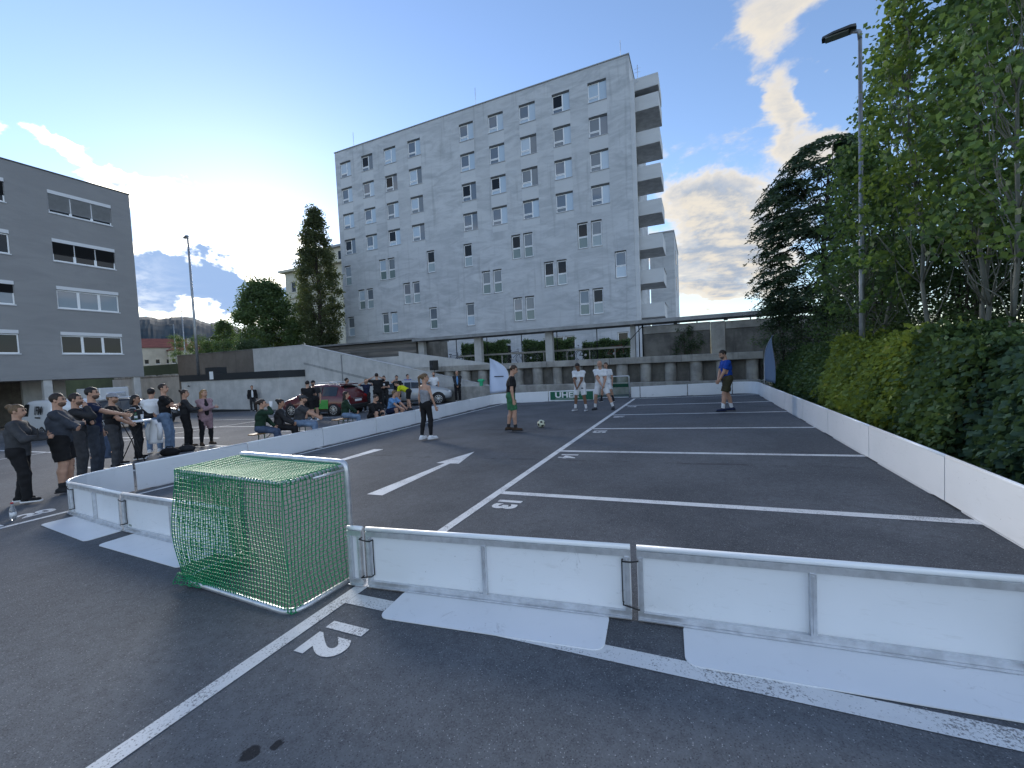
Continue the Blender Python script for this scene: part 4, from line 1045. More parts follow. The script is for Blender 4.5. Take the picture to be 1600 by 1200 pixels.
hedge('dark green vine hedge at the far end near the blue flag', 11.6, 17.6, VINE_D, 1, 1.50, .085)
hedge('yellow-green vine hedge in the middle, lightest of the hedges', 6.9, 11.6, VINE, 2, 1.62, .09)
hedge('deep green vine hedge between the yellow vines and the right edge', 5.0, 6.9, VINE_D, 3, 1.55, .085)
hedge('blue-green leafy shrub hedge nearest the camera at the right edge', 1.5, 5.0, BLUEGREEN, 4, 1.50, .085, 5.75)
# ground cover and stones on the verge
def verge():
    rng = np.random.default_rng(8); nx, ny = 26, 90; vs = []; fs = []
    for j in range(ny):
        y = -3+j*(22.8/(ny-1))
        for i in range(nx):
            x = 4.98+i*.30; b = gz(x, y)+min(.35, .09*max(0, x-5.15))+(rng.normal(0, .02) if i else 0)+.005
            vs.append((x+(0.04*math.sin(y*3) if i == 0 else 0), y, b))
    for j in range(ny-1):
        for i in range(nx-1): a = j*nx+i; fs.append((a, a+1, a+nx+1, a+nx))
    tag(MB().add(vs, fs).build('verge', SOIL), 'dark soil strip with litter between boards and hedge', None, None, 'structure')
    P = np.stack([rng.uniform(5.05, 5.95, 5200), rng.uniform(.5, 18, 5200), np.zeros(5200)], 1); P[:, 2] = gz(P[:, 0], P[:, 1])+.03+.09*np.maximum(0, P[:, 0]-5.15)
    o = mk('ground_cover', leaves_mesh('ground_cover', P, .07, rng, -.4, None, .8), VINE_D); tag(o, 'low weeds and fallen leaves on the soil strip', 'ground cover', None, 'stuff')
    for i, (x, y, s) in enumerate([(5.45, 5.0, .15), (5.55, 4.3, .11), (5.38, 6.9, .12), (5.5, 8.4, .13), (5.6, 3.6, .10), (5.42, 9.7, .10)]):
        bm = bmesh.new(); bmesh.ops.create_icosphere(bm, subdivisions=2, radius=s)
        for v in bm.verts: v.co = (v.co.x*1.2*(1+rng.normal(0, .08)), v.co.y*(1+rng.normal(0, .08)), v.co.z*.6*(1+rng.normal(0, .08)))
        o = MB().bm(bm).build('stone', pmat('verge_stone', (.16, .14, .12), .9, noise=(8, .4)), None, (x, y, gz(x, y)+.05))
        tag(o, ['largest brown stone in the soil by the nearest vines', 'small stone in the soil below the blue-green shrubs', 'brown stone under the deep green vines', 'stone below the yellow-green vines', 'smallest stone close to the right edge', 'little stone at the foot of the yellow vines, furthest away'][i], 'stone', 'stones on the verge')
verge()
# trees at the left, beyond the walls
tree('poplar_tree', 'tall narrow poplar standing before the left edge of the tower', (-34.0, 30, 3.78), 15.2, (2.5, 2.5), POPLAR, BARK, 31, 300, 100, .70, .20, .25, (.3, 0), .05, None, 'tree', droop=.6, shape=lambda t: (.55+1.6*t if t < .28 else 1.0*(1-((t-.28)/.74)**1.5)+.04))
tree('broadleaf_tree', 'round dark green tree left of the poplar', (-42.5, 30, 3.78), 8.8, (4.4, 4.0), MIDLEAF, BARK, 32, 240, 120, .95, .24, .22, (0, 0), .08, None, 'tree', shape=lambda t: (1-.75*t**1.5) if t > .15 else .8)
tree('broadleaf_tree', 'slim pointed tree top rising between round tree and poplar', (-39.6, 33, 3.78), 8.2, (1.6, 1.6), MIDLEAF, BARK, 33, 90, 90, .6, .20, .12, (0, 0), .1, None, 'tree', shape=lambda t: 1-.85*t)
tree('conifer_tree', 'small dark conifer behind the brown garden wall', (-50.0, 30, 3.78), 4.9, (2.2, 2.2), MIDLEAF, BARK, 34, 90, 110, .55, .16, .12, (0, 0), .02, None, 'tree', shape=lambda t: 1-.8*t)
for i, (x, y, h, r, lab) in enumerate([(-40.3, 22.2, 1.6, 1.5, 'bush above the brown wall close to the office corner'), (-37.2, 22.0, 1.3, 1.5, 'bush above the brown wall beside the lamp pole'), (-33.6, 22.0, 1.2, 1.6, 'low bush above the brown wall near the ramp top'), (-54, 27, 3.4, 2.2, 'shrub left of the small conifer'), (-46, 25, 2.6, 2.4, 'broad shrub under the round tree')]):
    tree('garden_bush', lab, (x, y, 3.78), h, (r, .9), [MIDLEAF, VINE_D, DARKLEAF][i % 3], BARK, 40+i, 46, 70, .42, .11, .04, (0, 0), .05, 'bushes above the garden wall', 'bush', shape=lambda t: 1-.5*t, stems=3)
tree('broadleaf_tree', 'dark shrub tree in front of the red-roofed houses', (-66, 37, -2.4), 6.6, (3.4, 3.0), DARKLEAF, BARK, 47, 90, 110, .9, .22, .15, (0, 0), .05, None, 'tree', shape=lambda t: 1-.6*t*t)
# hedges and bicycles behind the canopy
for i, (a, b, z1) in enumerate([(-15.9, -11.6, 3.65), (-10.2, -6.1, 3.5), (-5.3, -1.9, 3.15)]):
    rng = np.random.default_rng(70+i); n = 9000; root = empty('clipped_hedge', ((a+b)/2, 29, 1.85))
    tag(root, 'clipped dark hedge behind the bicycles, %s of three' % ['left one', 'middle one', 'right one'][i], 'hedge', 'clipped hedges under the tower')
    x = rng.uniform(a, b, n); z = 1.85+rng.uniform(0, 1, n)**.8*(z1-1.85+.12*np.sin(x*3)); y = 28.5+rng.exponential(.12, n)
    k = n//4; y[:k] = rng.uniform(28.5, 29.6, k); z[:k] = z1+.12*np.sin(x[:k]*3)+rng.normal(0, .07, k)
    P = np.stack([x-(a+b)/2, y-29, z-1.85], 1)
    mk('foliage', leaves_mesh('foliage', P, .13, rng, .2, None, .7), MIDLEAF, root)
    MB().box(a-(a+b)/2+.1, b-(a+b)/2-.1, -.3, .6, 0, z1-2.1).build('dark_core', MATS['hedge_core'], root)  # same added dark box, blocking light behind the leaves
tree('climber', 'dark climbing shrub against the stained upper wall', (2.0, 22.3, 1.88), 1.55, (.75, .22), DARKLEAF, BARK, 95, 40, 50, .22, .07, .02, (0, 0), .02, None, 'shrub', shape=lambda t: 1-.6*t, stems=3)

# ------------------------------------------------------------------ people: signed-distance bodies turned into one skin each
def surfnet(F, o, h):
    S = F < 0; nx, ny, nz = F.shape
    cnt = np.zeros((nx-1, ny-1, nz-1), np.int8)
    for a in (0, 1):
        for b in (0, 1):
            for c in (0, 1): cnt += S[a:nx-1+a, b:ny-1+b, c:nz-1+c]
    act = (cnt > 0) & (cnt < 8); I, J, K = np.nonzero(act); n = len(I)
    idx = np.full(act.shape, -1, np.int32); idx[act] = np.arange(n)
    acc = np.zeros((n, 3)); num = np.zeros(n)
    cs = [(a, b, c) for a in (0, 1) for b in (0, 1) for c in (0, 1)]
    for i, p in enumerate(cs):
        for q in cs[i+1:]:
            if sum(abs(x-y) for x, y in zip(p, q)) != 1: continue
            f0 = F[I+p[0], J+p[1], K+p[2]]; f1 = F[I+q[0], J+q[1], K+q[2]]; m = (f0 < 0) != (f1 < 0)
            t = np.where(m, f0/np.where(m, f0-f1, 1), 0)
            acc += np.where(m[:, None], np.array(p)+(np.array(q)-np.array(p))*t[:, None], 0); num += m
    V = np.array(o)+h*(acc/np.maximum(num, 1)[:, None]+np.stack([I, J, K], 1))
    quads = []
    for ax in range(3):
        s0 = [slice(None)]*3; s1 = [slice(None)]*3; s0[ax] = slice(0, -1); s1[ax] = slice(1, None)
        A = S[tuple(s0)]; B = S[tuple(s1)]; e = A != B
        i, j, k = np.nonzero(e); P = np.stack([i, j, k], 1)
        u, v = (ax+1) % 3, (ax+2) % 3
        ok = (P[:, u] > 0) & (P[:, v] > 0) & (P[:, u] < F.shape[u]-1) & (P[:, v] < F.shape[v]-1); P = P[ok]
        du = np.zeros(3, int); dv = np.zeros(3, int); du[u] = 1; dv[v] = 1
        g = lambda Q: idx[Q[:, 0], Q[:, 1], Q[:, 2]]
        q = np.stack([g(P-du-dv), g(P-dv), g(P), g(P-du)], 1)
        inside = A[P[:, 0], P[:, 1], P[:, 2]]
        q = np.where(inside[:, None], q, q[:, ::-1]); quads.append(q)
    return V, np.concatenate(quads)
class SDF:
    def __init__(s, h): s.h = h; s.prims = []; s.cuts = []; s.fold = 0.
    def cap(s, a, b, ra, rb=None, k=.03): s.prims.append(('c', np.array(a, float), np.array(b, float), ra, ra if rb is None else rb, k)); return s
    def ecap(s, a, b, side, rs0, rs1, rd0, rd1, k=.04): s.prims.append(('e', np.array(a, float), np.array(b, float), np.array(side, float), rs0, rs1, rd0, rd1, k)); return s
    def ell(s, c, r, R=None, k=.02): s.prims.append(('o', np.array(c, float), np.array(r, float), np.eye(3) if R is None else R, k)); return s
    def mesh(s):
        lo = []; hi = []
        for p in s.prims:
            if p[0] == 'c': r = max(p[3], p[4]); pts = (p[1], p[2])
            elif p[0] == 'e': r = max(p[4:8]); pts = (p[1], p[2])
            else: r = max(p[2]); pts = (p[1],)
            for q in pts: lo.append(q-r); hi.append(q+r)
        m = .03+2*s.h; lo = np.min(lo, 0)-m; hi = np.max(hi, 0)+m; h = s.h
        n = np.ceil((hi-lo)/h).astype(int)+1
        F = np.full(n, .25)
        ax = [lo[i]+h*np.arange(n[i]) for i in range(3)]
        for p in s.prims:
            k = p[-1]
            if p[0] == 'c': r = max(p[3], p[4]); q0 = np.minimum(p[1], p[2])-r; q1 = np.maximum(p[1], p[2])+r
            elif p[0] == 'e': r = max(p[4:8]); q0 = np.minimum(p[1], p[2])-r; q1 = np.maximum(p[1], p[2])+r
            else: r = max(p[2]); q0 = p[1]-r; q1 = p[1]+r
            e = k+.02; i0 = np.maximum(0, np.floor((q0-e-lo)/h).astype(int)); i1 = np.minimum(n, np.ceil((q1+e-lo)/h).astype(int)+1)
            X, Y, Z = np.meshgrid(*[ax[i][i0[i]:i1[i]] for i in range(3)], indexing='ij'); Q = np.stack([X, Y, Z], -1)
            if p[0] == 'c':
                ab = p[2]-p[1]; t = np.clip(((Q-p[1])@ab)/max(ab@ab, 1e-9), 0, 1); d = np.linalg.norm(Q-p[1]-t[..., None]*ab, axis=-1)-(p[3]+(p[4]-p[3])*t)
            elif p[0] == 'e':
                ab = p[2]-p[1]; t = np.clip(((Q-p[1])@ab)/max(ab@ab, 1e-9), 0, 1); D = Q-p[1]-t[..., None]*ab
                u = ab/np.linalg.norm(ab); sd = p[3]-u*(p[3]@u); sd /= np.linalg.norm(sd); dd = np.cross(u, sd)
                rs = p[4]+(p[5]-p[4])*t; rd = p[6]+(p[7]-p[6])*t; mn = np.minimum(rs, rd)
                d = (np.sqrt((D@sd/rs)**2+(D@dd/rd)**2+(D@u/mn)**2)-1)*mn
            else:
                D = (Q-p[1])@p[3]; k0 = np.linalg.norm(D/p[2], axis=-1); k1 = np.linalg.norm(D/p[2]**2, axis=-1)+1e-9; d = k0*(k0-1)/k1
            sl = tuple(slice(i0[i], i1[i]) for i in range(3)); G = F[sl]
            hh = np.clip(.5+.5*(G-d)/k, 0, 1); F[sl] = G+(d-G)*hh-k*hh*(1-hh)
        if s.fold:
            X, Y, Z = np.meshgrid(*ax, indexing='ij'); F += s.fold*(np.sin(31*Z+14*X+6*Y)*np.sin(17*X-11*Z)+.6*np.sin(47*Z-23*Y+9*X))
        for fn in s.cuts:
            X, Y, Z = np.meshgrid(*ax, indexing='ij'); F = np.maximum(F, fn(np.stack([X, Y, Z], -1)))
        return surfnet(F, lo, h)
def np_obj(name, V, Q, mat, parent, extra=None):
    me = bpy.data.meshes.new(name); V = [tuple(v) for v in V]; Q = [tuple(int(i) for i in q) for q in Q]
    if extra: 
        o = len(V); V = V+extra.v; Q = Q+[tuple(i+o for i in f) for f in extra.f]
    me.from_pydata(V, [], Q); me.polygons.foreach_set('use_smooth', [True]*len(me.polygons)); me.update()
    return mk(name, me, mat, parent)
def two_bone(a, t, l1, l2, pole):
    a = np.array(a, float); t = np.array(t, float); d = t-a; L = np.linalg.norm(d); Lm = (l1+l2)*.995
    if L > Lm: t = a+d/L*Lm; d = t-a; L = Lm
    u = d/L; x = (l1*l1-l2*l2+L*L)/(2*L); hgt = math.sqrt(max(0, l1*l1-x*x))
    pl = np.array(pole, float); pl = pl-u*(pl@u); pl /= np.linalg.norm(pl)+1e-9
    return a+u*x+pl*hgt, t
def end_cut(a, d, r):
    """cuts a garment off flat where a limb leaves it: beyond point a along d, within r of the limb"""
    a = np.array(a, float); d = np.array(d, float)/np.linalg.norm(d)
    def fn(P_):
        q = P_-a; t = q@d; rr = np.linalg.norm(q-t[..., None]*d, axis=-1)
        return np.where((rr < r) & (t < .14), t, -1.)
    return fn
def rotm(yaw, pitch=0, roll=0):
    cy, sy = math.cos(yaw), math.sin(yaw); cp, sp = math.cos(pitch), math.sin(pitch)
    Rz = np.array([[cy, -sy, 0], [sy, cy, 0], [0, 0, 1]]); Rx = np.array([[1, 0, 0], [0, cp, -sp], [0, sp, cp]])
    cr, sr = math.cos(roll), math.sin(roll); Ry = np.array([[cr, 0, sr], [0, 1, 0], [-sr, 0, cr]])
    return Rz@Rx@Ry
SKIN = {'light': (.46, .27, .19), 'mid': (.36, .20, .13), 'tan': (.20, .105, .065)}
def cloth(name, c): return pmat('cloth_'+name, c, .85, 0, .2, noise=(9, .22 if max(c) < .5 else .06))
CL = {k: cloth(k, v) for k, v in dict(black=(.016, .016, .018), dark=(.032, .033, .037), charcoal=(.055, .057, .063), grey=(.10, .105, .115), lgrey=(.27, .275, .30), navy=(.018, .026, .062), white=(.70, .71, .73),
      blue=(.012, .06, .33), sky=(.13, .27, .50), olive=(.055, .050, .028), green=(.05, .17, .085), dgreen=(.018, .042, .026), jeans=(.16, .23, .34), djeans=(.06, .085, .14), pink=(.30, .20, .22), yellow=(.55, .58, .02), red=(.40, .03, .035), slate=(.050, .058, .075), brown=(.07, .045, .03)).items()}
HAIR = {k: pmat('hair_'+k, v, .55, 0, .4, noise=(40, .3, (1, 1, .15))) for k, v in dict(black=(.010, .008, .008), brown=(.045, .025, .015), dbrown=(.022, .013, .009), blond=(.26, .16, .07), dblond=(.13, .08, .04), grey=(.2, .19, .18), red=(.16, .065, .03)).items()}
ARMS = {  # hand offsets from the neck base: (side, forward, up) for right and left, then elbow poles
    'down': (((.25, .02, -.60), (-.25, .02, -.60)), ((.5, -.6, 0), (-.5, -.6, 0))),
    'relax': (((.27, .10, -.57), (-.26, .04, -.59)), ((.6, -.6, 0), (-.6, -.6, 0))),
    'crossed': (((-.15, .25, -.26), (.15, .27, -.31)), ((.9, .1, -.6), (-.9, .1, -.6))),
    'clasp': (((.035, .20, -.58), (-.035, .21, -.59)), ((.8, -.1, 0), (-.8, -.1, 0))),
    'clasp_side': (((-.10, .20, -.58), (-.16, .20, -.58)), ((.8, -.1, 0), (-.8, -.1, 0))),
    'hold': (((.07, .36, -.30), (-.06, .34, -.27)), ((.8, -.2, -.7), (-.8, -.2, -.7))),
    'drink': (((.06, .20, .08), (-.16, .26, -.48)), ((.8, .2, -.6), (-.8, -.1, -.5))),
    'chin': (((.06, .17, .03), (.10, .25, -.28)), ((.6, .3, -.8), (-.9, .1, -.6))),
    'reach': (((.16, .54, -.27), (-.25, .04, -.58)), ((.6, -.2, -.7), (-.6, -.6, 0))),
    'knees': (((.14, .44, -.38), (-.10, .44, -.38)), ((.8, 0, -.4), (-.8, 0, -.4))),
    'lap': (((.04, .32, -.44), (-.05, .32, -.43)), ((.8, -.1, -.3), (-.8, -.1, -.3))),
    'hang': (((.16, .30, -.52), (-.16, .25, -.52)), ((.6, -.3, 0), (-.6, -.3, 0))),
    'raised': (((.16, .20, .12), (-.2, .14, .10)), ((.9, .2, -.3), (-.9, .2, -.3))),
    'pocket': (((.22, .08, -.50), (-.22, .08, -.50)), ((.9, -.5, 0), (-.9, -.5, 0))),
}
def person(label, x, y, face, H=1.77, bf=1., top=('tee', 'black'), bottom=('trousers', 'black'), shoes='black', socks=None, hair=('short', 'brown'), skin='light', arms='down', lean=0., head=(0, 0),
           feet=((.11, .02), (-.11, -.02)), sit=None, beard=None, res=.016, group='spectators', logo=None, z=None, sex='m', inner=None, glasses=False):
    """face = (dx, dy) the way the body looks; head = extra (yaw, pitch) in degrees; sit = seat height"""
    rz = math.atan2(-face[0], face[1]); S = H/1.75
    root = empty('person', (x, y, gz(x, y) if z is None else z), rz); tag(root, label, 'person', group)
    la = rad(lean); hw = .090*S*(1.02 if sex == 'f' else 1)
    hipz = .93*S if sit is None else sit+.10
    if sit is None and max(abs(f[0]) for f in feet) > .25: hipz -= .07
    pel = np.array([0, 0, hipz+.03]); up = np.array([0, math.sin(la), math.cos(la)]); fw = np.array([0, math.cos(la), -math.sin(la)]); sd = np.array([1., 0, 0])
    chest = pel+up*.33*S; neck = pel+up*.505*S; shw = (.185 if sex == 'm' else .165)*S*(1+.25*(bf-1))
    shR = neck+sd*shw-up*.055*S; shL = neck-sd*shw-up*.055*S
    hR = pel+sd*hw; hL = pel-sd*hw
    R = rotm(rad(head[0]), rad(head[1])-la*.55); hc = neck+up*.055*S+R@np.array([0, .018, .135])*S
    # arms
    J = {}
    (tr, tl), (pr, pl) = ARMS[arms]
    for s, sh, t, po in (('R', shR, tr, pr), ('L', shL, tl, pl)):
        tgt = neck+np.array(t)*S
        if lean > 25 and arms == 'hang': tgt = neck+np.array([t[0], .12, -.62])*S
        J['e'+s], J['w'+s] = two_bone(sh, tgt, .295*S, .255*S, po)
    for s, hp, f in (('R', hR, feet[0]), ('L', hL, feet[1])):
        an = np.array([f[0]*S, f[1]*S, (.085 if len(f) < 3 else f[2])*1.0])
        J['k'+s], J['a'+s] = two_bone(hp, an, .425*S, .415*S, (f[0]*.6, 1, .15) if sit is None else (f[0]*.8, 1., 1.0))
    fdir = {s: np.array([.18*(1 if s == 'R' else -1), 1, 0])/1.016 for s in 'RL'}
    w = bf
    # --- skin
    B = SDF(res)
    B.ecap(pel-up*.02, chest, sd, .135*S*w**.6, .155*S*w**.6, .092*S*w, .105*S*w, .05)
    B.ecap(chest, neck-up*.05*S, sd, .155*S*w**.5, .12*S, .105*S*w, .075*S, .05); B.cap(shL, shR, .050*S, None, .04)
    B.cap(hL, hR, .092*S*w**.6, None, .05)
    for s, sh in (('R', shR), ('L', shL)):
        e, wr = J['e'+s], J['w'+s]
        aw = (1 if sex == 'm' else .82)*w**.5
        B.cap(sh, e, .047*S*aw, .039*S*aw, .03); B.cap(e, wr, .042*S*aw, .028*S*aw, .02)
        dv = (wr-e)/np.linalg.norm(wr-e); hand = wr+dv*.085*S
        pn = np.cross(dv, sd); pn = pn/np.linalg.norm(pn) if np.linalg.norm(pn) > .2 else fw
        B.ecap(wr+dv*.02, hand, pn, .036*S, .040*S, .017*S, .015*S, .015); J['h'+s] = (hand, dv, pn)
        k, a = J['k'+s], J['a'+s]; hp = hR if s == 'R' else hL
        B.cap(hp, k, .086*S*w**.6, .056*S*w**.4, .04); m_ = k+(a-k)*.32-np.array([0, .012, 0]); B.cap(k, m_, .054*S*w**.4, .057*S*w**.5, .02); B.cap(m_, a, .057*S*w**.5, .036*S, .02)
        B.ecap(a+np.array([0, 0, -.045*S])-fdir[s]*.045*S, a+np.array([0, 0, -.052*S])+fdir[s]*.15*S, np.cross(fdir[s], (0, 0, 1)), .036*S, .042*S, .034*S, .022*S, .02)
    B.cap(neck-up*.04*S, hc-R@np.array([0, .02, .06])*S, .056*S*w**.5, .054*S*w**.4, .03)
    B.ell(hc+R@np.array([0, -.008, .025])*S, np.array([.074, .095, .090])*S, R, .02); B.ell(hc+R@np.array([0, .028, -.048])*S, np.array([.056, .066, .068])*S*(1+.12*(w-1)), R, .03)
    B.cap(hc+R@np.array([0, .088, .01])*S, hc+R@np.array([0, .106, -.028])*S, .010*S, .016*S, .012)
    for s in (-1, 1): B.ell(hc+R@np.array([s*.077, -.005, -.01])*S, np.array([.012, .022, .034])*S, R, .008)
    fingers = MB()
    for s in 'RL':
        hand, dv, pn = J['h'+s]; nr = np.cross(dv, pn)
        if nr@fw > 0: nr = -nr
        curl = 1. if arms not in ('down', 'relax') else .55
        for q, (o, ln) in enumerate(((-.030, .066), (-.010, .076), (.010, .070), (.029, .054))):
            a = hand+pn*o*S-dv*.01; b = a+(dv*.9+nr*.35*curl)*ln*.55*S; c = b+(dv*.45+nr*.8*curl)*ln*.5*S; fingers.tube([a, b, c], [.0095*S, .009*S, .007*S], 5)
        a = hand-dv*.055*S-pn*.034*S; b = a-pn*.028*S+dv*.025*S; c = b+dv*.032*S+nr*.012*S; fingers.tube([a, b, c], [.011*S, .010*S, .008*S], 5)
    skinm = pmat('skin_'+skin, SKIN[skin], .55, 0, .35, noise=(12, .1))
    V, Q = B.mesh(); body = np_obj('body', V, Q, skinm, root, fingers)
    # --- face
    if res < .02:
        for s in (-1, 1):
            p = hc+R@np.array([s*.031, .089, .012])*S; np_ = MB(); bm = bmesh.new(); bmesh.ops.create_uvsphere(bm, u_segments=8, v_segments=6, radius=.0105*S); np_.bm(bm, True); o = np_.build('eye', pmat('eye_dark', (.02, .016, .014), .3), root, tuple(p))
        p0 = [hc+R@np.array([xx, .090-.25*abs(xx), -.062])*S for xx in (-.024, -.01, .01, .024)]; MB().tube(p0, .0055*S, 5).build('mouth', pmat('lips', (.25, .09, .08), .5), root)
        for s in (-1, 1): MB().tube([hc+R@np.array([s*.016, .094, .034])*S, hc+R@np.array([s*.045, .083, .036])*S], .005*S, 5).build('eyebrow', HAIR[hair[1]], root)
    # --- trousers, shorts
    kind, col = bottom; G_ = SDF(res); g = {'leggings': .010, 'trousers': .020, 'jeans': .018, 'shorts': .026}[kind]
    G_.cap(hL, hR, (.092*w**.6)*S+g*.8, None, .05); G_.ecap(pel-up*.03, pel+up*.085*S, sd, .135*S*w**.6+g*.7, .135*S*w**.6+g*.6, .092*S*w+g*.9, .09*S*w+g*.8, .04)
    for s, hp in (('R', hR), ('L', hL)):
        k, a = J['k'+s], J['a'+s]
        if kind == 'shorts':
            e_ = hp+(k-hp)*(.88 if sit is None else .8); G_.cap(hp, hp+(e_-hp)*1.12, .088*S*w**.6+g*.8, .068*S*w**.5+g*1.05, .03); G_.cuts.append(end_cut(e_, e_-hp, .115*S*w**.5))
        else:
            G_.cap(hp, k, .086*S*w**.6+g*.8, .056*S*w**.4+g, .04); m_ = k+(a-k)*.32-np.array([0, .012, 0])
            if kind == 'leggings': G_.cap(k, m_, .055*S+g*.7, .057*S*w**.4+g*.7, .02); G_.cap(m_, a+(m_-a)*.12, .057*S*w**.4+g*.7, .038*S+g*.7, .02)
            else: G_.cap(k, a+np.array([0, 0, -.012]), .056*S*w**.4+g, .046*S+g*.85, .03)
    G_.fold = .0035 if kind != 'leggings' else .001
    V, Q = G_.mesh(); np_obj('shorts' if kind == 'shorts' else 'trousers', V, Q, CL[col], root)
    # --- top
    kind, col = top; T = SDF(res); g = {'tee': .017, 'tank': .008, 'long': .018, 'jacket': .028, 'cardigan': .026}[kind]
    low = pel+up*({'tee': -.10, 'tank': -.06, 'long': -.09, 'jacket': -.13, 'cardigan': -.10}[kind])
    T.ecap(low, chest, sd, .138*S*w**.6+g*1.2, .155*S*w**.6+g, .096*S*w+g*1.2, .105*S*w+g, .05)
    T.ecap(chest, neck-up*(.06 if kind != 'tank' else .13)*S, sd, .155*S*w**.5+g, .12*S+g*.8, .105*S*w+g, .075*S+g*.8, .05)
    if kind == 'cardigan': 
        for s in (-1, 1): T.ecap(pel+sd*s*.105*S-up*.44*S, pel+sd*s*.09*S, sd, .075*S, .10*S, .11*S*w, .115*S*w, .05)
    if kind != 'tank':
        T.cap(shL, shR, .052*S+g*.7, None, .04)
        for s, sh in (('R', shR), ('L', shL)):
            e, wr = J['e'+s], J['w'+s]; aw = (1 if sex == 'm' else .82)*w**.5
            if kind == 'tee': T.cap(sh, sh+(e-sh)*.78, .048*S*aw+g*.8, .049*S*aw+g*1.1, .03); T.cuts.append(end_cut(sh+(e-sh)*.66, e-sh, .09*S*aw))
            else: T.cap(sh, e, .048*S*aw+g*.8, .042*S*aw+g*.9, .03); T.cap(e, wr-(wr-e)*(.04 if logo != 'sleeves' else .35), .043*S*aw+g, .031*S*aw+g*.8, .03)
    hem = pel+up*({'tee': -.075, 'tank': .0, 'long': -.06, 'jacket': -.10, 'cardigan': -.42}[kind])*S
    T.cuts.append(lambda P_: (hem-P_)@up if sit is None else (pel-up*.03-P_)@up)
    T.fold = .004 if kind != 'tank' else .001
    V, Q = T.mesh(); np_obj({'tee': 't_shirt', 'tank': 'tank_top', 'long': 'sweater', 'jacket': 'jacket', 'cardigan': 'cardigan'}[kind], V, Q, CL[col], root)
    if kind == 'tank':
        for s in (-1, 1): MB().tube([neck-up*.17*S+sd*s*.085*S+fw*.10*S, neck-up*.035*S+sd*s*.085*S+fw*.045*S, neck-up*.02*S+sd*s*.085*S-fw*.03*S, neck-up*.16*S+sd*s*.075*S-fw*.105*S], .010*S, 5).build('strap', CL[col], root)
    if inner:   # lighter shirt showing in the open front
        I_ = SDF(res); I_.ecap(pel+up*.05*S+fw*.070*S*w, chest+fw*.070*S*w, sd, .070*S, .072*S, .089*S*w, .092*S*w, .02); I_.ecap(chest+fw*.070*S*w, neck-up*.03*S+fw*.03*S, sd, .078*S, .045*S, .092*S*w, .07*S, .02)
        V, Q = I_.mesh(); np_obj('shirt', V, Q, CL[inner], root)
    if logo and logo != 'sleeves':
        c = chest+up*.03*S+fw*(.105*S*w+.023)
        o = MB().cbox(-.045, .045, -.006, .006, -.05, .05, .004).build('chest_print', CL[logo], root); o.location = tuple(c); o.rotation_euler = (-la, 0, 0)
    if top[1] == 'white' and group == 'players':
        o = MB().cbox(-.04, .04, -.006, .006, -.02, .02, .004).build('shorts_number', CL['navy'], root); o.location = tuple(hL-np.array([.03, -.125*S*w, .12])); 
    # --- shoes, socks
    for s in 'RL':
        a = J['a'+s]; Sh = SDF(min(res, .014)); f_ = fdir[s]; gz_ = a[2]
        Sh.ecap(a+np.array([0, 0, -.045*S])-f_*.05*S, a+np.array([0, 0, -.050*S])+f_*.155*S, np.cross(f_, (0, 0, 1)), .043*S, .048*S, .042*S, .030*S, .02); Sh.cap(a, a+np.array([0, 0, -.03]), .044*S, .046*S, .03)
        zs = a[2]-.083*S if sit is None else a[2]-.083*S
        Sh.cuts.append(lambda P_, zs=zs: zs-P_[..., 2]+.0)
        V, Q = Sh.mesh(); sh_ = np_obj('shoe', V, Q, CL.get(shoes, CL['black']), root)
        sole = rounded_rect(-.05*S, .05*S, -.10*S, .205*S, .045*S, 4); an = math.atan2(-f_[0], f_[1])
        pts = [(a[0]+math.cos(an)*px-math.sin(an)*py, a[1]+math.sin(an)*px+math.cos(an)*py) for px, py in sole]
        MB().poly(pts, zs-.002, zs+.018).build('sole', CL['white' if shoes in ('white', 'black', 'lgrey') else 'dark'], sh_)
        if socks:
            k = J['k'+s]; So = SDF(res); So.cap(a+np.array([0, 0, -.01]), a+(k-a)*(.30 if socks == 'white' else .16 if socks == 'ankle' else .5), .043*S, .047*S*w**.4, .02); V, Q = So.mesh(); np_obj('sock', V, Q, CL['dark' if socks in ('ankle', 'black') else socks], root)
    # --- hair
    st, hcx = hair; Hm = HAIR[hcx]
    if st != 'bald':
        Hs = SDF(min(res, .014)); c0 = hc+R@np.array([0, -.014, .034])*S; Rt = R.T
        if st != 'cap': Hs.ell(c0, np.array([.084, .103, .095])*S*(1.0 if st != 'buzz' else .96), R, .02)
        else: Hs.ell(c0-R@np.array([0, 0, .02])*S, np.array([.083, .102, .085])*S, R, .02)
        if st in ('long', 'pony', 'bob'):
            if st == 'long':
                for s in (-1, 0, 1): Hs.cap(c0+R@np.array([s*.055, -.05, -.02])*S, neck+np.array([s*.075, -.085 if s == 0 else -.035, -.10])*S, .045*S, .035*S, .03)
            elif st == 'bob':
                for s in (-1, 0, 1): Hs.cap(c0+R@np.array([s*.06, -.045, -.02])*S, c0+R@np.array([s*.07, -.055, -.14])*S, .042*S, .04*S, .03)
            else: Hs.cap(c0+R@np.array([0, -.10, .03])*S, c0+R@np.array([0, -.14, -.02])*S, .028*S, .034*S, .02); Hs.cap(c0+R@np.array([0, -.14, -.02])*S, c0+R@np.array([0, -.13, -.25])*S, .032*S, .016*S, .02)
        if st == 'bun': Hs.ell(c0+R@np.array([0, -.10, .05])*S, np.array([.045, .045, .045])*S, R, .02)
        def face_cut(P_, hc=hc, R=R):
            D = (P_-hc)@R; return np.minimum(np.minimum(D[..., 1]-.035*S, .062*S-D[..., 2]), 1e9)
        Hs.cuts.append(face_cut)
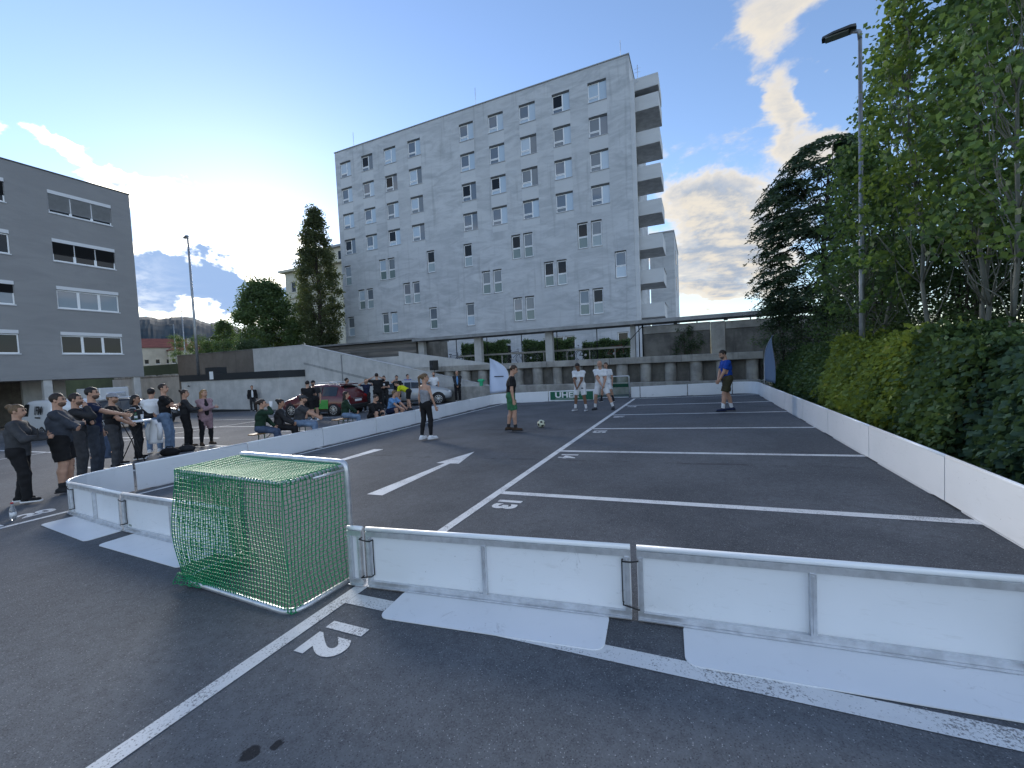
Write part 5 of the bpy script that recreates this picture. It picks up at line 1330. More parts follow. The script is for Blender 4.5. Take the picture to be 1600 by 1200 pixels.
        if st in ('short', 'buzz', 'cap'):
            Hs.cuts.append(lambda P_, hc=hc, R=R: -.015*S-((P_-hc)@R)[..., 2]+.75*((P_-hc)@R)[..., 1])
        Hs.fold = .003; V, Q = Hs.mesh(); np_obj('hair', V, Q, Hm, root)
    if st == 'cap':
        C_ = SDF(.014); C_.ell(hc+R@np.array([0, -.006, .045])*S, np.array([.088, .108, .082])*S, R, .02); C_.cuts.append(lambda P_: .03*S-((P_-hc)@R)[..., 2])
        C_.ecap(hc+R@np.array([0, .09, .036])*S, hc+R@np.array([0, .165, .028])*S, R@np.array([1, 0, 0]), .075*S, .06*S, .016*S, .014*S, .012); V, Q = C_.mesh(); np_obj('cap', V, Q, CL[beard[1] if isinstance(beard, tuple) else 'lgrey'], root)
    if beard:
        bc = beard if isinstance(beard, str) else beard[0]
        Bs = SDF(.013); Bs.ell(hc+R@np.array([0, .032, -.058])*S, np.array([.0595, .0685, .0625])*S*(1+.12*(w-1)), R, .02); Bs.cuts.append(lambda P_: np.maximum(((P_-hc)@R)[..., 2]+.048*S-.5*np.abs(((P_-hc)@R)[..., 0])+.0*S, -.01*S-((P_-hc)@R)[..., 1]))
        V, Q = Bs.mesh(); np_obj('beard', V, Q, pmat('stubble_'+bc, tuple(.55*a+.22*b for a, b in zip({'black': (.010, .008, .008), 'dbrown': (.03, .018, .012), 'dblond': (.13, .08, .04)}[bc], SKIN[skin])), .7), root)
    root['_w'] = 0; del root['_w']
    Mw = Matrix.Translation(root.location) @ Matrix.Rotation(rz, 4, 'Z')
    return root, {k: Mw @ Vector(v if not isinstance(v, tuple) else v[0]) for k, v in J.items()}
IMR = (.91, .41); IML = (-.91, -.41)      # the picture's right and left on the ground
def crowd():
    P = person
    # on the pitch
    P('woman in grey tank top and black leggings seen from behind on the pitch', -3.9, 6.54, (.25, 1), 1.72, .95, ('tank', 'lgrey'), ('leggings', 'black'), 'white', None, ('pony', 'dblond'), 'light', 'relax', 0, (-35, 0), ((.11, .04), (-.10, -.10)), res=.013, group='players', sex='f')
    P('man in black t-shirt and green shorts standing behind the ball', -2.04, 7.8, IMR, 1.79, 1., ('tee', 'black'), ('shorts', 'green'), 'brown', 'ankle', ('short', 'brown'), 'light', 'down', 6, (-8, -14), ((.08, .10), (-.07, -.10)), res=.013, group='players')
    P('player in white kit with lowered head and clasped hands, left in the wall', -1.27, 12.16, (-.12, -1), 1.76, 1.0, ('tee', 'white'), ('shorts', 'white'), 'lgrey', 'white', ('short', 'black'), 'tan', 'clasp', 12, (0, -28), ((.20, .05), (-.20, .0)), res=.014, group='players')
    P('bald player in white kit with legs apart, right in the wall', -.62, 12.62, (-.1, -1), 1.83, 1.1, ('tee', 'white'), ('shorts', 'white'), 'charcoal', 'white', ('bald', 'brown'), 'light', 'clasp_side', 6, (5, -8), ((.24, .0), (-.42, .05)), res=.014, group='players')
    P('goalkeeper in white shirt and black socks in the far goal', -1.0, 15.6, (-.1, -1), 1.74, 1., ('tee', 'white'), ('shorts', 'white'), 'black', 'black', ('short', 'brown'), 'light', 'relax', 8, (0, 0), ((.26, .05), (-.26, 0)), res=.016, group='players')
    P('man in blue shirt, olive shorts and white socks on the right of the pitch', 3.33, 11.0, (-.95, -.30), 1.80, 1.12, ('tee', 'blue'), ('shorts', 'olive'), 'navy', 'white', ('short', 'dbrown'), 'light', 'clasp', 4, (10, -22), ((.10, -.16), (-.12, .18)), beard='dbrown', res=.014, group='players', logo=None)
    # standing spectators at the left, near to far
    P('woman in grey cardigan holding a phone at the left edge', -7.95, .60, (.62, .78), 1.67, 1.12, ('jacket', 'charcoal'), ('trousers', 'black'), 'black', None, ('bun', 'dblond'), 'light', 'hold', 2, (-6, 0), ((.10, .10), (-.10, -.08)), res=.012, sex='f')
    P('heavy man in dark sweater and black shorts with folded arms', -8.15, 1.18, (.55, .83), 1.82, 1.34, ('long', 'slate'), ('shorts', 'black'), 'dark', 'ankle', ('short', 'dbrown'), 'light', 'crossed', 0, (-12, 0), ((.13, .0), (-.13, .04)), beard='dbrown', res=.012)
    P('bearded man in dark shirt with a hand at his chin', -9.0, 1.72, (.55, .83), 1.81, 1.1, ('long', 'dark'), ('trousers', 'charcoal'), 'black', None, ('short', 'dbrown'), 'light', 'chin', 0, (-10, 0), beard='dbrown', res=.013)
    P('tall man in navy t-shirt reaching towards the high table', -9.45, 2.12, (.62, .78), 1.93, 1.18, ('tee', 'navy'), ('trousers', 'slate'), 'black', None, ('short', 'black'), 'light', 'reach', 2, (-6, 0), ((.13, .02), (-.15, .0)), beard='black', res=.013)
    P('man in black t-shirt and pale cap leaning at the high table', -10.25, 2.78, (.66, .75), 1.78, 1.12, ('tee', 'black'), ('trousers', 'charcoal'), 'black', None, ('cap', 'dblond'), 'light', 'lap', 2, (-8, 0), ((.18, .05), (-.20, .0)), beard=('dblond', 'lgrey'), res=.013)
    P('dark-haired woman in black jacket with white shirt behind the table', -11.0, 3.55, (.66, .75), 1.70, 1., ('jacket', 'black'), ('trousers', 'dark'), 'black', None, ('bob', 'black'), 'mid', 'hold', 3, (-8, 0), res=.014, sex='f', inner='white')
    P('person in white t-shirt and jeans with back turned behind the table', -11.9, 4.35, (-.7, .7), 1.86, 1., ('tee', 'white'), ('jeans', 'jeans'), 'white', None, ('short', 'black'), 'light', 'hold', 3, (0, 0), res=.015)
    P('tall young man in black polo and light jeans with folded arms', -11.3, 4.38, (.62, .78), 1.96, 1.0, ('tee', 'black'), ('jeans', 'jeans'), 'black', None, ('short', 'dbrown'), 'light', 'crossed', 0, (-18, 4), ((.13, .02), (-.14, .05)), res=.013)
    P('dark-clothed woman holding a pink phone beside the tall young man', -11.45, 4.95, (.55, .83), 1.76, 1., ('long', 'dark'), ('trousers', 'black'), 'brown', None, ('bun', 'dbrown'), 'light', 'hold', 2, (-15, 0), ((.15, .0), (-.13, .06)), res=.014, sex='f')
    P('blonde woman in long pink cardigan with folded arms', -11.30, 5.42, (.80, -.1), 1.72, 1.05, ('cardigan', 'pink'), ('leggings', 'black'), 'brown', None, ('long', 'blond'), 'light', 'crossed', 0, (18, 0), ((.18, .06), (-.12, .0)), res=.014, sex='f', inner='black')
    # seated on the bench
    _, j17 = P('seated woman in green jacket lifting a white cup', -8.22, 5.02, (.70, .71), 1.68, 1., ('jacket', 'dgreen'), ('jeans', 'djeans'), 'brown', None, ('pony', 'dbrown'), 'light', 'drink', 8, (-4, 2), ((.12, .46), (-.10, .50)), sit=.46, res=.014, sex='f', group='seated spectators')
    P('seated woman in dark jacket over grey top, second on the bench', -8.24, 5.58, (.72, .69), 1.66, 1., ('jacket', 'dark'), ('trousers', 'black'), 'black', None, ('bun', 'black'), 'mid', 'lap', 8, (-12, 0), ((.12, .46), (-.10, .48)), sit=.42, res=.015, sex='f', inner='grey', group='seated spectators')
    P('seated heavy man in printed dark t-shirt and dark cap', -8.24, 6.22, (.70, .71), 1.76, 1.25, ('tee', 'charcoal'), ('jeans', 'jeans'), 'dark', None, ('cap', 'dbrown'), 'light', 'knees', 14, (-12, 4), ((.20, .44), (-.18, .46)), sit=.44, beard=('dbrown', 'charcoal'), res=.015, group='seated spectators', logo='lgrey')
    P('seated long-haired woman in green jacket and jeans behind the boards', -8.25, 8.02, (.68, .73), 1.68, 1., ('jacket', 'dgreen'), ('jeans', 'jeans'), 'black', None, ('long', 'dbrown'), 'light', 'lap', 5, (-6, 0), ((.12, .46), (-.10, .46)), sit=.44, res=.017, sex='f', inner='white', group='seated spectators')
    P('seated man in black hoodie with bare knees', -8.2, 9.23, (.80, -.10), 1.76, 1.12, ('long', 'black'), ('shorts', 'black'), 'dark', None, ('buzz', 'dbrown'), 'light', 'lap', 18, (20, -4), ((.16, .42), (-.16, .40)), sit=.22, res=.017, group='seated spectators')
    P('seated man in light blue shirt leaning on his knees', -8.2, 10.2, (.85, .05), 1.78, 1.05, ('tee', 'sky'), ('shorts', 'navy'), 'white', None, ('short', 'dblond'), 'light', 'knees', 22, (25, 8), ((.18, .42), (-.16, .40)), sit=.30, res=.017, group='seated spectators')
    # further back
    P('man in black jacket standing alone by the garage wall', -26.3, 17.0, (.8, -.5), 1.82, 1.1, ('jacket', 'black'), ('trousers', 'dark'), 'black', None, ('short', 'dblond'), 'light', 'down', res=.022, inner='white')
    P('broad man in black t-shirt and shorts with back to the pitch near the red car', -12.62, 10.25, (-.55, .83), 1.80, 1.25, ('tee', 'black'), ('shorts', 'black'), 'white', 'ankle', ('short', 'black'), 'light', 'hold', 0, (0, 0), ((.15, 0), (-.15, .04)), res=.017)
    P('man in black with dark cap facing the broad man by the red car', -13.1, 10.95, (.5, -.75), 1.80, 1.05, ('tee', 'dark'), ('shorts', 'black'), 'white', 'ankle', ('cap', 'black'), 'light', 'relax', 0, (0, 0), beard=('black', 'black'), res=.017)
    P('man in navy vest with white sleeves behind the red car', -14.2, 13.95, (.75, .6), 1.82, 1.05, ('long', 'navy'), ('trousers', 'dark'), 'black', None, ('short', 'black'), 'mid', 'crossed', 0, (0, 0), beard='black', res=.018)
    P('tall man in black vest with back turned near the yellow shirt', -12.3, 14.1, (-.7, .6), 1.95, 1.1, ('tee', 'black'), ('trousers', 'black'), 'black', None, ('short', 'dbrown'), 'light', 'raised', 0, (0, 0), res=.018)
    P('woman in dark top with raised arms behind the tall man', -13.4, 14.5, (.6, -.8), 1.70, 1., ('tee', 'navy'), ('trousers', 'dark'), 'black', None, ('bob', 'blond'), 'light', 'raised', 0, (0, 0), res=.020, sex='f')
    P('man in black t-shirt with white print holding a tray of cups', -12.8, 15.2, (.6, -.8), 1.80, 1.05, ('tee', 'black'), ('trousers', 'dark'), 'black', None, ('short', 'dbrown'), 'light', 'hold', 0, (0, 0), res=.018, logo='white')
    P('bearded man in black shorts lifting a bottle to his mouth', -12.4, 15.75, (.6, -.8), 1.78, 1.05, ('tee', 'black'), ('shorts', 'black'), 'lgrey', None, ('short', 'black'), 'light', 'drink', 0, (0, 0), beard='black', res=.018)
    P('man in bright blue shirt standing behind the yellow shirt', -13.2, 17.7, (.8, -.3), 1.80, 1.1, ('tee', 'blue'), ('shorts', 'navy'), 'white', None, ('short', 'dbrown'), 'light', 'relax', 0, (0, 0), res=.020)
    P('person in yellow shirt bending down beside the boards', -10.35, 14.1, IML, 1.78, 1.1, ('tee', 'yellow'), ('shorts', 'black'), 'dark', None, ('short', 'dbrown'), 'light', 'hang', 62, (0, 10), ((.14, .10), (-.14, -.10)), res=.017)
    P('bearded bald man in white shirt beside the loudspeaker', -11.9, 18.5, (.6, -.8), 1.82, 1.1, ('tee', 'white'), ('trousers', 'dark'), 'black', None, ('bald', 'brown'), 'light', 'relax', 0, (0, 0), beard='dbrown', res=.020)
    P('older man in dark suit over blue shirt standing against the ramp wall', -10.45, 18.8, (.55, -.85), 1.80, 1.12, ('jacket', 'dark'), ('trousers', 'black'), 'black', None, ('bald', 'grey'), 'light', 'clasp', 0, (0, 0), res=.018, inner='sky')
    # in the shade of the office building
    P('person in red shirt in the shade under the office building', -31.5, 9.15, (.9, -.2), 1.75, 1.1, ('tee', 'red'), ('trousers', 'dark'), 'black', None, ('short', 'dbrown'), 'light', 'relax', res=.024)
    P('person in pale blue shirt under the office building', -31.0, 10.3, (.6, -.6), 1.82, 1., ('tee', 'sky'), ('trousers', 'dark'), 'black', None, ('short', 'brown'), 'light', 'crossed', res=.024)
    P('person in dark clothes left of the red shirt under the building', -31.9, 8.2, (.7, .5), 1.76, 1.1, ('long', 'black'), ('trousers', 'black'), 'black', None, ('short', 'black'), 'light', 'relax', res=.024)
    P('person in dark red top beside the pale blue shirt', -31.3, 9.75, (.8, .2), 1.70, 1.05, ('tee', 'red'), ('trousers', 'black'), 'black', None, ('bob', 'brown'), 'light', 'hold', res=.024, sex='f')
    return j17
J17 = crowd()

# ------------------------------------------------------------------ vehicles (length along local +x, nose at +x)
CARGLASS = pmat('car_glass', (.012, .015, .018), .06, 0, .8)
TYRE = pmat('tyre', (.012, .012, .013), .8); RIM = pmat('alloy_rim', (.55, .56, .58), .3, .9)
def paint(name, c): return pmat('car_paint_'+name, c, .28, .15, .5, coat=.8)
def wheel(root, x, y, r, w, s):
    o = MB()
    prof = [(r*.62, -w/2), (r*.93, -w/2), (r, -w*.36), (r, w*.36), (r*.93, w/2), (r*.62, w/2)]
    o.lathe(prof, n=22); o.xform(Matrix.Rotation(math.pi/2, 4, 'X')); t = o.build('wheel', TYRE, root, (x, y, r))
    m = MB(); yo = -s*w*.42
    m.lathe([(r*.10, 0), (r*.14, .02), (r*.05, .03)], n=10)
    for i in range(10):
        a = 2*math.pi*i/10; m.obox((r*.10*math.cos(a), r*.10*math.sin(a), .012), (r*.62*math.cos(a), r*.62*math.sin(a), .004), r*.085, .02, (0, 0, 1))
    k = 22; vs = [(q*r*math.cos(2*math.pi*i/k), q*r*math.sin(2*math.pi*i/k), z) for q, z in ((.60, .012), (.67, .016), (.67, -.03), (.60, -.03)) for i in range(k)]
    m.add(vs, [(a*k+i, a*k+(i+1) % k, ((a+1) % 4)*k+(i+1) % k, ((a+1) % 4)*k+i) for a in range(4) for i in range(k)], True)
    m.xform(Matrix.Rotation(math.pi/2 if s < 0 else -math.pi/2, 4, 'X'))
    rr = m.build('rim', RIM, t); rr.location = (0, s*w*.44, 0)
    d = MB().lathe([(r*.6, -.01), (r*.6, 0)], n=18).xform(Matrix.Rotation(math.pi/2, 4, 'X')).build('brake_disc', BLACK, t); d.location = (0, s*w*.2, 0)
def car_body(root, st, mat, name='body'):
    """st rows: x, z low, z belt, z top, half width low, belt, top"""
    vs = []; n = None; rings = []
    for x, zl, zb, zt, wl, wb, wt in st:
        zm = zl+(zb-zl)*.55
        half = [(wl*.86, zl), (wl, zl+.10), (max(wl, wb)+.03, zm), (wb+.005, zb-.02), (wb-.015, zb), (wt+.01, zt-.06), (wt-.07, zt-.008), (wt*.5, zt+.012), (0, zt+.018)]
        ring = [(x, -y, z) for y, z in half]+[(x, y, z) for y, z in half[-2::-1]]; n = len(ring); rings.append(half); vs += ring
    fs = []
    for i in range(len(st)-1):
        for j in range(n-1): fs.append((i*n+j, i*n+j+1, (i+1)*n+j+1, (i+1)*n+j))
        fs.append((i*n+n-1, i*n, (i+1)*n, (i+1)*n+n-1))
    fs.append(tuple(range(n-1, -1, -1))); fs.append(tuple((len(st)-1)*n+j for j in range(n)))
    o = MB().add(vs, fs, True).build(name, mat, root)
    md = o.modifiers.new('round', 'SUBSURF'); md.levels = 1; md.render_levels = 1
    return rings
def strip_between(st, rings, i0, i1, a, b, s, off, t0=.0, t1=1., u0=0., u1=1.):
    """panel lying on the side of the body between ring points a and b, from station i0 to i1"""
    pts = []
    xs = [st[i][0] for i in range(i0, i1+1)]
    lo = []; hi = []
    for i in range(i0, i1+1):
        f = 0
        ya, za = rings[i][a]; yb, zb = rings[i][b]
        lo.append((st[i][0], s*(ya+(yb-ya)*t0+off), za+(zb-za)*t0)); hi.append((st[i][0], s*(ya+(yb-ya)*t1+off), za+(zb-za)*t1))
    for L in (lo, hi):
        if u0 > 0: L[0] = tuple(L[0][k]+(L[1][k]-L[0][k])*u0 for k in range(3))
        if u1 < 1: L[-1] = tuple(L[-2][k]+(L[-1][k]-L[-2][k])*u1 for k in range(3))
    m = MB(); k = len(lo); fs = [(i, i+1, k+i+1, k+i) for i in range(k-1)]
    m.add(lo+hi, fs if s < 0 else [f[::-1] for f in fs]); return m
def make_car(label, x, y, rz, col, door=None, suv=True, plate=True):
    root = empty('parked_car', (x, y, gz(x, y)), rz); tag(root, label, 'car', 'parked vehicles'); P_ = paint(*col)
    h = 1.62 if suv else 1.46
    st = [(-2.10, .42, .80, .86, .70, .70, .62), (-2.06, .30, .92, 1.00, .82, .80, .70), (-1.95, .26, .98, 1.18, .86, .82, .70), (-1.55, .24, 1.0, h-.08, .87, .84, .62), (-1.0, .23, 1.0, h-.01, .88, .85, .64), (-.2, .23, .99, h, .88, .85, .65), (.35, .23, .97, h-.05, .88, .85, .62),
          (1.0, .23, .95, 1.06, .88, .84, .74), (1.6, .25, .88, .94, .87, .82, .70), (2.0, .28, .72, .80, .80, .74, .62), (2.12, .36, .62, .68, .66, .62, .52)]
    rings = car_body(root, st, P_)
    for s in (-1, 1):
        strip_between(st, rings, 3, 5, 4, 5, s, .012, .06, .9, .15, .48).build('side_window', CARGLASS, root)
        strip_between(st, rings, 5, 7, 4, 5, s, .012, .06, .9, .03, .62).build('side_window', CARGLASS, root)
        strip_between(st, rings, 4, 5, 4, 5, s, .013, .06, .9, .55, .97).build('side_window', CARGLASS, root)
        for wx in (-1.30, 1.32):
            MB().lathe([(.40, 0), (.40, .012)], n=22).xform(Matrix.Translation((wx, s*.872 if s > 0 else s*.884, .345)) @ Matrix.Rotation(math.pi/2, 4, 'X')).build('wheel_arch', BLACK, root)
            wheel(root, wx, s*.80, .335, .22, s)
        MB().cbox(-.95, .95, s*.875-.02, s*.875+.02, .235, .33, .01).build('sill', BLACK, root)
        MB().cbox(.62, .80, s*.93-.09, s*.93+.09, .98, 1.12, .03).build('wing_mirror', P_, root)
        MB().cbox(-2.075, -2.0, s*.66-.13, s*.66+.13, .86, 1.02, .02).build('tail_light', pmat('tail_light', (.32, .012, .012), .2), root)
        MB().cbox(1.90, 2.03, s*.60-.16, s*.60+.16, .66, .78, .02).build('headlight', pmat('headlight', (.7, .72, .74), .1), root)
        if suv: MB().tube([(-1.45, s*.60, h-.02), (-1.3, s*.60, h+.06), (.1, s*.60, h+.06), (.25, s*.60, h-.01)], .018, 6).build('roof_rail', ALU, root)
        if door:
            strip_between(st, rings, 4, 6, 1, 3, s, .034, .1, .80, .0, .9).build('door_wrap', paint(*door), root)
            MB().lathe([(.15, 0), (.15, .004)], n=16).xform(Matrix.Translation((.1, s*.932, .66)) @ Matrix.Rotation(math.pi/2, 4, 'X')).build('door_emblem', CL['white'], root)
    m = MB().add([(-1.985, -.56, 1.08), (-1.985, .56, 1.08), (-1.64, .50, h-.15), (-1.64, -.50, h-.15)], [(3, 2, 1, 0)]); m.build('rear_window', CARGLASS, root)
    m = MB().add([(.95, -.62, 1.10), (.95, .62, 1.10), (.42, .52, h-.09), (.42, -.52, h-.09)], [(0, 1, 2, 3)]); m.v = [(a+.03, b, c+.02) for a, b, c in m.v]; m.build('windscreen', CARGLASS, root)
    MB().cbox(-1.75, -1.45, -.55, .55, h-.07, h-.02, .015).build('spoiler', P_, root)
    MB().cbox(-2.16, -2.0, -.78, .78, .34, .58, .04).build('rear_bumper', BLACK, root)
    if plate: MB().cbox(-2.105, -2.085, -.26, .26, .70, .81, .004).build('number_plate', CL['white'], root)
    MB().cbox(-2.10, -2.05, -.35, .35, .84, .87, .005).build('tailgate_trim', RIM, root)
    MB().cbox(2.02, 2.11, -.5, .5, .40, .58, .02).build('grille', BLACK, root)
    return root
make_car('dark red car with a bright green door wrap parked behind the crowd', -15.3, 13.45, math.pi+.12, ('dark_red', (.10, .008, .012)), ('green', (.012, .24, .03)))
make_car('silver car parked at the foot of the ramp wall', -12.6, 18.55-.9, .55, ('silver', (.34, .36, .38)), None, False)
make_car('dark car parked behind the high table', -26.6, 10.2, math.pi/2-.2, ('black', (.012, .013, .016)), None, True)
def make_van(label, x, y, rz):
    root = empty('delivery_van', (x, y, gz(x, y)), rz); tag(root, label, 'van', 'parked vehicles'); P_ = paint('white', (.66, .68, .70)); h = 1.82
    st = [(-2.20, .40, 1.0, 1.05, .78, .78, .70), (-2.16, .28, 1.05, h-.06, .88, .86, .74), (-1.9, .26, 1.05, h, .89, .87, .76), (-.4, .25, 1.04, h+.01, .89, .87, .76), (.55, .25, 1.02, h-.02, .89, .87, .74), (.95, .25, 1.0, h-.16, .89, .86, .68), (1.50, .26, .98, 1.14, .88, .84, .72), (1.95, .28, .82, .92, .86, .80, .66), (2.15, .36, .66, .76, .74, .66, .56)]
    rings = car_body(root, st, P_)
    for s in (-1, 1):
        strip_between(st, rings, 3, 6, 4, 5, s, .014, .06, .86, .55, .62).build('side_window', CARGLASS, root)
        for wx in (-1.35, 1.38):
            MB().lathe([(.39, 0), (.39, .012)], n=22).xform(Matrix.Translation((wx, s*.885 if s > 0 else s*.897, .335)) @ Matrix.Rotation(math.pi/2, 4, 'X')).build('wheel_arch', BLACK, root); wheel(root, wx, s*.81, .32, .21, s)
        MB().cbox(-.9, 1.0, s*.905-.01, s*.905+.01, .40, .47, .005).build('rubbing_strip', BLACK, root)
        MB().cbox(1.0, 1.2, s*.97-.1, s*.97+.1, 1.02, 1.2, .03).build('wing_mirror', BLACK, root)
        t = mk('side_lettering', text_mesh('IFM', .52, .016, .001), pmat('black_print', (.012, .012, .014), .6), root); t.location = (-1.0, s*.868, 1.34); t.rotation_euler = (math.pi/2+(s*.0)-.13 if s < 0 else math.pi/2-.13, 0, 0 if s < 0 else math.pi)
        t2 = MB().box(-.28, .28, -.002, 0, -.03, .03).build('side_underline', MATS['black_print'], root); t2.location = (-1.0, s*.905, 1.03)
        MB().cbox(2.02, 2.14, s*.62-.15, s*.62+.15, .70, .86, .02).build('headlight', pmat('headlight', (.7, .72, .74), .1), root)
        MB().cbox(-2.21, -2.14, s*.80-.06, s*.80+.06, .8, 1.3, .02).build('tail_light', pmat('tail_light', (.32, .012, .012), .2), root)
    m = MB().add([(1.47, -.62, 1.18), (1.47, .62, 1.18), (1.02, .56, h-.22), (1.02, -.56, h-.22)], [(0, 1, 2, 3)]); m.v = [(a+.035, b, c+.03) for a, b, c in m.v]; m.build('windscreen', CARGLASS, root)
    MB().cbox(2.05, 2.2, -.75, .75, .36, .58, .04).build('front_bumper', BLACK, root)
make_van('white delivery van with black IFM lettering behind the left spectators', -26.3, 7.05, math.pi)
def make_trailer():
    x, y = -37.2, 13.2; root = empty('box_trailer', (x, y, gz(x, y)), .15); tag(root, 'white box trailer parked under the office building', 'trailer', 'parked vehicles')
    MB().cbox(-1.2, 1.2, -.9, .9, .5, 2.45, .04).build('box', paint('white', (.66, .68, .70)), root)
    MB().cbox(1.2, 1.35, -.55, .6, 1.75, 2.1, .05).build('awning_box', ALU, root)
    for s in (-1, 1): wheel(root, -.1, s*.92, .33, .2, s)
make_trailer()

# ------------------------------------------------------------------ furniture and small things
WOOD = pmat('bench_wood', (.33, .20, .10), .6, noise=(3, .3, (8, 1, 1)))
def beer_bench(label, x, y, rz, L=2.2):
    root = empty('bench', (x, y, gz(x, y)), rz); tag(root, label, 'bench', 'folding benches')
    MB().cbox(-L/2, L/2, -.125, .125, .43, .46, .006).build('seat', WOOD, root)
    for s in (-1, 1):
        q = L/2-.3
        MB().tube([(s*q, -.14, 0), (s*q, -.11, .425), (s*q, .11, .425), (s*q, .14, 0)], .014, 6).build('leg', pmat('green_steel', (.02, .08, .05), .5), root)
        MB().tube([(s*q, 0, .2), (s*q*.5, 0, .42)], .010, 6).build('brace', MATS['green_steel'], root)
beer_bench('wooden folding bench under the three seated spectators', -8.26, 5.72, math.pi/2+.02, 1.9)
beer_bench('wooden folding bench under the long-haired woman', -8.27, 8.05, math.pi/2+.02, 1.0)
for i, (x, y, h, lab) in enumerate([(-8.22, 9.23, .19, 'low crate under the man in black hoodie'), (-8.22, 10.2, .27, 'low crate under the man in light blue shirt')]):
    root = empty('crate', (x, y, gz(x, y)), .2); tag(root, lab, 'crate', 'low seat crates')
    for k in range(3): MB().cbox(-.2, .2, -.16, .16, k*h/3+.003, (k+1)*h/3-.006, .01).build('slat', pmat('crate_plastic', (.05, .05, .06), .6), root)
def high_table(label, x, y):
    root = empty('high_table', (x, y, gz(x, y))); tag(root, label, 'table', 'standing tables')
    MB().lathe([(.38, 1.04), (.40, 1.05), (.40, 1.075), (.38, 1.085)], n=28).build('table_top', WHITE_MET, root)
    for a in range(3):
        t = a*2.094+.4; MB().tube([(.28*math.cos(t), .28*math.sin(t), 0), (.06*math.cos(t+.5), .06*math.sin(t+.5), .55), (.24*math.cos(t+2.6), .24*math.sin(t+2.6), 1.04)], .012, 6).build('leg', BLACK, root)
    return root
TX, TY = -10.62, 3.30
high_table('round white standing table among the spectators', TX, TY)
TZ = gz(TX, TY)+1.087
def bottle(label, x, y, z, mat, h=.24, r=.032, group='drinks'):
    root = empty('bottle', (x, y, z)); tag(root, label, 'bottle', group)
    MB().lathe([(r*.95, 0), (r, .01), (r, h*.55), (r*.85, h*.64), (r*.4, h*.80), (r*.38, h*.93)], n=12).build('glass', mat, root)
    MB().lathe([(r*.45, h*.931), (r*.45, h)], n=10).build('cap', CL['red'], root); MB().lathe([(r*1.02, h*.2), (r*1.02, h*.45)], n=12).build('label_band', CL['white'], root)
GB = pmat('green_bottle', (.02, .10, .03), .1, trans=.3); PET = pmat('clear_bottle', (.50, .52, .55), .08, trans=.75)
bottle('green beer bottle on the standing table', TX+.12, TY+.05, TZ, GB)
bottle('dark bottle on the standing table edge', TX-.1, TY-.16, TZ, pmat('brown_bottle', (.05, .02, .008), .1))
bottle('clear plastic bottle on the asphalt at the left edge', -6.72, .14, gz(-6.72, .14), PET, .26, .036)
def cup(label, x, y, z, mat='white', h=.12, r=.04):
    o = empty('cup', (x, y, z)); tag(o, label, 'cup', 'drinks'); MB().lathe([(r*.72, 0), (r*.75, .004), (r, h)], n=14).build('wall', CL[mat], o); MB().lathe([(r*1.06, h+.001), (r*1.06, h+.008)], n=14).build('rim', CL[mat], o)
cup('white paper cup on the standing table', TX+.02, TY+.22, TZ); cup('second white cup on the standing table, towards the camera', TX+.2, TY-.12, TZ, 'lgrey')
w = J17['wR']; cup('white cup held by the seated woman in green', w.x+.05, w.y+.02, w.z-.0, 'white', .15, .045)
def box_thing(name, label, cat, x, y, z, s, mat, rz=0, group=None, extra=None):
    o = empty(name, (x, y, z), rz); tag(o, label, cat, group)
    MB().cbox(-s[0]/2, s[0]/2, -s[1]/2, s[1]/2, 0, s[2], min(s)*.12).build('body', mat, o)
    if extra: extra(o)
    return o
box_thing('equipment_case', 'black equipment case standing on the standing table', 'case', TX-.12, TY+.1, TZ, (.34, .26, .26), BLACK, .4, None, lambda o: MB().tube([(-.08, 0, .26), (-.07, 0, .30), (.07, 0, .30), (.08, 0, .26)], .01, 6).build('handle', ALU, o))
box_thing('phone', 'pink phone held by the dark-clothed woman', 'phone', -11.27, 5.25, gz(-11.3, 5.2)+1.13, (.08, .015, .15), CL['pink'], .3, None, lambda o: MB().box(-.034, .034, -.0095, -.0078, .01, .14).build('screen', CARGLASS, o))
box_thing('phone', 'dark phone held by the woman at the left edge', 'phone', -7.60, .74, gz(-7.6, .7)+1.12, (.08, .014, .15), BLACK, -.4, None, lambda o: MB().box(-.034, .034, -.009, -.0073, .01, .14).build('screen', CARGLASS, o))
def drape(name, label, x, y, z, w, h, mat, rz, seed):
    """jacket hung by its collar"""
    rng = random.Random(seed); o = empty(name, (x, y, z), rz); tag(o, label, 'jacket', 'jackets hung on the table')
    n, k = 16, 10; vs = []; fs = []
    for j in range(k+1):
        t = j/k; ww = w*(.35+.65*min(1, t*2.2))*(1-.1*t)
        for i in range(n):
            a = 2*math.pi*i/n; f = 1+.22*math.sin(a*4+seed)*t+.08*math.sin(a*7)*t; vs.append((ww/2*math.cos(a)*f, .09*math.sin(a)*(.6+t)*f, -h*t))
    for j in range(k):
        for i in range(n): fs.append((j*n+i, (j+1)*n+i, (j+1)*n+(i+1) % n, j*n+(i+1) % n))
    fs.append(tuple(range(n))); fs.append(tuple(k*n+i for i in range(n-1, -1, -1)))
    MB().add(vs, fs, True).build('torso', mat, o)
    for s in (-1, 1): MB().tube([(s*w*.32, 0, -.10), (s*w*.50, -.03, -h*.45), (s*w*.44, -.05, -h*.85)], [.06, .055, .045], 10).build('sleeve', mat, o)
drape('jacket', 'white jacket hanging from the right side of the standing table', TX+.05, TY+.46, TZ-.05, .34, .62, CL['white'], .4, 1)
drape('jacket', 'blue denim jacket hanging from the left side of the standing table', TX-.16, TY-.44, TZ-.32, .36, .55, CL['djeans'], .2, 2)
